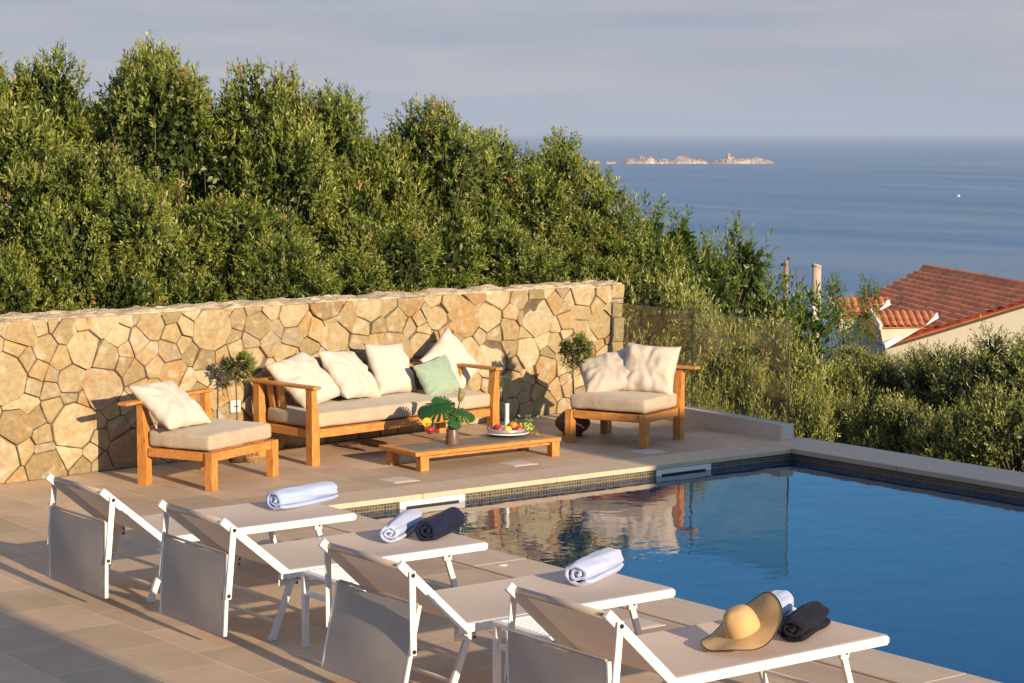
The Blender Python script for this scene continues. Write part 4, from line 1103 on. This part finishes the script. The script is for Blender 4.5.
def gable(tl,tr,br,bl,apex_front,foot,dtop,dbot,nm):
    a,b,c,d=pd(*tl,dtop),pd(*tr,dtop),pd(*br,dbot),pd(*bl,dbot)
    al=(b-a).normalized(); dn=(d-a); dn=(dn-al*dn.dot(al)).normalized(); nr=dn.cross(al); 
    if nr.z<0: nr=-nr
    r=ribbed([a,b,c,d],dn,al,nr,.17,.045,nm,M['tileb'],hs,hb,.04)
    mm=MB(); mm.bar(a-hb,d-hb,.07,.12); 
    f=pd(*foot,dbot-.2); mm.bar(f-hb,b-hb-Vector((0,0,.08)),.08,.14); mm.build('barge_board',M['white'],r)
    # dormer walls below the eave
    mm=MB(); q=[d-Vector((0,0,.05))+FH*.1,c-Vector((0,0,.05))+FH*.1,f+(b-f)*.45+FH*.15,f+FH*.1]
    vs=[p-hb for p in q]+[p-hb+FH*.9 for p in q]; mm.add(vs,[(0,1,2,3),(7,6,5,4),(0,4,5,1),(1,5,6,2),(2,6,7,3),(3,7,4,0)]); mm.build('dormer_wall',M['render'],r)
gable((871,311),(937,312),(924,326),(881,327),(871,311),(884,346),52.6,51.7,'dormer_roof')
gable((829,299),(889,299),(872,316),(841,317),(829,299),(838,330),53.6,52.7,'dormer_roof')
# little houses amid trees
h2=empty('far_house',W3((697-512)/2144*60,60,-9),label='peach walled house glimpsed through the leaves right of the wall end',cat='house')
m=MB(); m.box((0,0,2.2),(2.2,3,5.0),bev=0); m.build('wall',M['renderp'],h2)
m=MB(); m.add([(-1.3,-1.7,4.7),(1.3,-1.7,4.7),(1.3,1.7,4.7),(-1.3,1.7,4.7),(0,0,5.2)],[(0,1,4),(1,2,4),(2,3,4),(3,0,4),(3,2,1,0)]); m.build('roof',M['tile'],h2)
h3=empty('far_house',W3((742-512)/2144*75,75,-9.4),label='small orange tiled roof showing between tree crowns left of the poles',cat='house')
m=MB(); m.box((0,0,2.5),(1.6,2,5),bev=0); m.build('wall',M['render'],h3)
m=MB(); m.add([(-1.3,-1.3,5.75),(1.3,-1.3,5.75),(1.1,1.3,6.35),(-1.1,1.3,6.35),(-1.3,-1.3,5.6),(1.3,-1.3,5.6),(1.1,1.3,5.6),(-1.1,1.3,5.6)],[(0,1,2,3),(0,4,5,1),(1,5,6,2),(2,6,7,3),(3,7,4,0),(7,6,5,4)]); m.build('roof',M['tileb'],h3)
# poles
D=50; pb=W3((816-512)/2144*D,D,-8); pz=topz(266,D)+8
up=empty('utility_pole',pb,label='stout concrete utility pole without wires standing in front of the sea',cat='pole')
m=MB(); m.tube([(0,0,0),(0,0,pz*.5),(.04,0,pz)],[.15,.125,.105],16); m.build('shaft',M['concrete'],up,True)
m=MB()
m.tube([(.02,0,pz-.02),(.04,0,pz+.03)],.12,16); m.tube([(.03,0,pz-.78),(.03,0,pz-.72)],.118,16); m.build('band',M['concrete'],up,True)
m=MB(); m.box((-.13,-.06,pz-.98),(.10,.10,.24)); m.box((.03,-.13,pz-.95),(.05,.03,.2)); m.build('insulator',M['plastic'],up)
D=80; pb=W3((786-512)/2144*D,D,-10); pz=topz(260,D)+10
up=empty('utility_pole',pb,label='slim weathered wooden pole with a small bracket on top',cat='pole')
m=MB(); m.tube([(0,0,0),(.02,0,pz*.6),(.05,.02,pz)],[.15,.11,.085],12); m.build('shaft',M['polewood'],up,True)
m=MB(); m.box((-.02,0,pz-.15),(.34,.10,.10)); m.tube([(.12,0,pz-.1),(.16,0,pz+.12)],.05,8); m.tube([(-.1,0,pz-1.1),(-.1,0,pz-.8)],.09,8); m.build('bracket',M['trim'],up)

# ------------------------------------------------------------------ villa behind the camera (casts the foreground shade)
vl=empty('villa',(-1.44,-4.6,0),label='pale rendered villa behind the viewpoint casting the foreground shade',cat='house')
m=MB(); m.box((0,0,3.5),(12.0,2.6,7.2),bev=0); m.build('wall',M['villa'],vl)
m=MB(); m.box((0,0,7.25),(12.04,2.8,.3),bev=0); m.build('roof',M['villa'],vl)
for x in (-3,0,3): 
    m=MB(); m.box((x,1.32,1.3),(1.6,.05,2.3)); m.build('window',M['clear'] if False else M['glassedge'],vl)
caster=empty('shade_caster',(13.4,-2.0,-2.4),label='rendered garden wall beyond the near end of the pool',cat='wall')  # unseen block added only to shade the right end of the deck
m=MB(); m.box((-.6,0,3.42),(3.2,.3,6.84),bev=0); m.build('wall',M['villa'],caster)
m=MB(); m.box((-.6,0,6.87),(3.3,.4,.06)); m.build('capping',M['kerb'],caster)

hz=new_mat('air'); hm,hn,hbs=hz; hn.nodes.remove(hbs); pv_=hn.nodes.new('ShaderNodeVolumePrincipled'); pv_.inputs['Color'].default_value=(.60,.74,1.0,1); pv_.inputs['Density'].default_value=7.5e-5; pv_.inputs['Anisotropy'].default_value=0
hn.links.new(pv_.outputs[0],hn.nodes['Material Output'].inputs['Volume'])
m=MB(); q=[W3(-75000,-120,0),W3(75000,-120,0),W3(75000,72000,0),W3(-75000,72000,0)]; m.prism([(p.x,p.y) for p in q][::1],ZS-4,230.); hzo=m.build('haze',hm); hzo['kind']='stuff'
# ------------------------------------------------------------------ camera, light, world
cam=bpy.data.cameras.new('camera'); co=bpy.data.objects.new('camera',cam); scene.collection.objects.link(co)
co.matrix_world=Matrix((RT,Uv,-Fv)).transposed().to_4x4(); co.location=(0,0,CAMZ)
cam.sensor_width=36; cam.lens=2144/1024*36; cam.clip_start=.1; cam.clip_end=120000
scene.camera=co
EL=math.radians(14.5); AZ=math.atan(.03)
sd=Vector((math.sin(AZ)*math.cos(EL),math.cos(AZ)*math.cos(EL),-math.sin(EL)))
sl=bpy.data.lights.new('sun','SUN'); sl.energy=5.0; sl.angle=math.radians(.45); sl.color=(1.0,.76,.50)
so2=bpy.data.objects.new('sun',sl); scene.collection.objects.link(so2)
so2.rotation_euler=sd.to_track_quat('-Z','Y').to_euler()
w=bpy.data.worlds.new('World'); scene.world=w; w.use_nodes=True; nt=w.node_tree
bg=nt.nodes['Background']; sky=nt.nodes.new('ShaderNodeTexSky'); sky.sky_type='NISHITA'; sky.sun_disc=False
tosun=-sd; sky.sun_elevation=EL; sky.sun_rotation=math.atan2(tosun.x,tosun.y); sky.air_density=1.0; sky.dust_density=1.0; sky.ozone_density=3.0; sky.altitude=60
tc=nt.nodes.new('ShaderNodeTexCoord'); mp=nt.nodes.new('ShaderNodeMapping'); mp.inputs['Scale'].default_value=(2,2,22); nt.links.new(tc.outputs['Generated'],mp.inputs['Vector'])
nz=nt.nodes.new('ShaderNodeTexNoise'); nz.inputs['Scale'].default_value=1.6; nz.inputs['Detail'].default_value=5; nt.links.new(mp.outputs[0],nz.inputs['Vector'])
rp=nt.nodes.new('ShaderNodeValToRGB'); rp.color_ramp.elements[0].position=.35; rp.color_ramp.elements[0].color=(.86,.86,.86,1); rp.color_ramp.elements[1].position=.7; rp.color_ramp.elements[1].color=(.98,.98,.98,1); nt.links.new(nz.outputs['Fac'],rp.inputs['Fac'])
sp=nt.nodes.new('ShaderNodeSeparateXYZ'); nt.links.new(tc.outputs['Generated'],sp.inputs[0])
def zramp(pts):
    r=nt.nodes.new('ShaderNodeValToRGB'); e=r.color_ramp.elements
    while len(e)<len(pts): e.new(.5)
    for k,(p_,v_) in enumerate(pts): e[k].position=p_; e[k].color=(v_,v_,v_,1)
    nt.links.new(sp.outputs[2],r.inputs['Fac']); return r
mr=zramp([(0,1),(.065,1),(.13,.05),(.28,.05),(.45,.55)])
mu=nt.nodes.new('ShaderNodeMath'); mu.operation='MULTIPLY'; nt.links.new(rp.outputs['Color'],mu.inputs[0]); nt.links.new(mr.outputs[0],mu.inputs[1])
nz2=nt.nodes.new('ShaderNodeTexNoise'); nz2.inputs['Scale'].default_value=2.6; nz2.inputs['Detail'].default_value=6; nz2.inputs['Roughness'].default_value=.6; mp2=nt.nodes.new('ShaderNodeMapping'); mp2.inputs['Scale'].default_value=(1.6,1.6,16); nt.links.new(tc.outputs['Generated'],mp2.inputs['Vector']); nt.links.new(mp2.outputs[0],nz2.inputs['Vector'])
cr=nt.nodes.new('ShaderNodeValToRGB'); cr.color_ramp.elements[0].position=.36; cr.color_ramp.elements[0].color=(.58,.63,.80,1); cr.color_ramp.elements[1].position=.66; cr.color_ramp.elements[1].color=(.88,.83,.88,1); nt.links.new(nz2.outputs['Fac'],cr.inputs['Fac'])
sc_=nt.nodes.new('ShaderNodeVectorMath'); sc_.operation='SCALE'; sc_.inputs['Scale'].default_value=2.9; nt.links.new(cr.outputs['Color'],sc_.inputs[0])
mx=nt.nodes.new('ShaderNodeMix'); mx.data_type='RGBA'; nt.links.new(mu.outputs[0],mx.inputs[0]); mr2=zramp([(0,0),(.06,0),(.13,1),(.28,1),(.45,0)])
mxb=nt.nodes.new('ShaderNodeMix'); mxb.data_type='RGBA'; mxb.blend_type='MULTIPLY'; nt.links.new(mr2.outputs[0],mxb.inputs[0]); nt.links.new(sky.outputs[0],mxb.inputs[6]); mxb.inputs[7].default_value=(.22,.56,.78,1); nt.links.new(mxb.outputs[2],mx.inputs[6]); nt.links.new(sc_.outputs[0],mx.inputs[7])
nt.links.new(mx.outputs[2],bg.inputs['Color']); bg.inputs['Strength'].default_value=.13
vs_=scene.view_settings; vs_.view_transform='Standard'; vs_.look='None'; vs_.exposure=.62; vs_.gamma=1; vs_.use_curve_mapping=False
scene.cycles.use_denoising=True; scene.cycles.max_bounces=6; scene.cycles.transparent_max_bounces=8
scene.cycles.caustics_reflective=False; scene.cycles.caustics_refractive=False
scene.cycles.sample_clamp_indirect=6
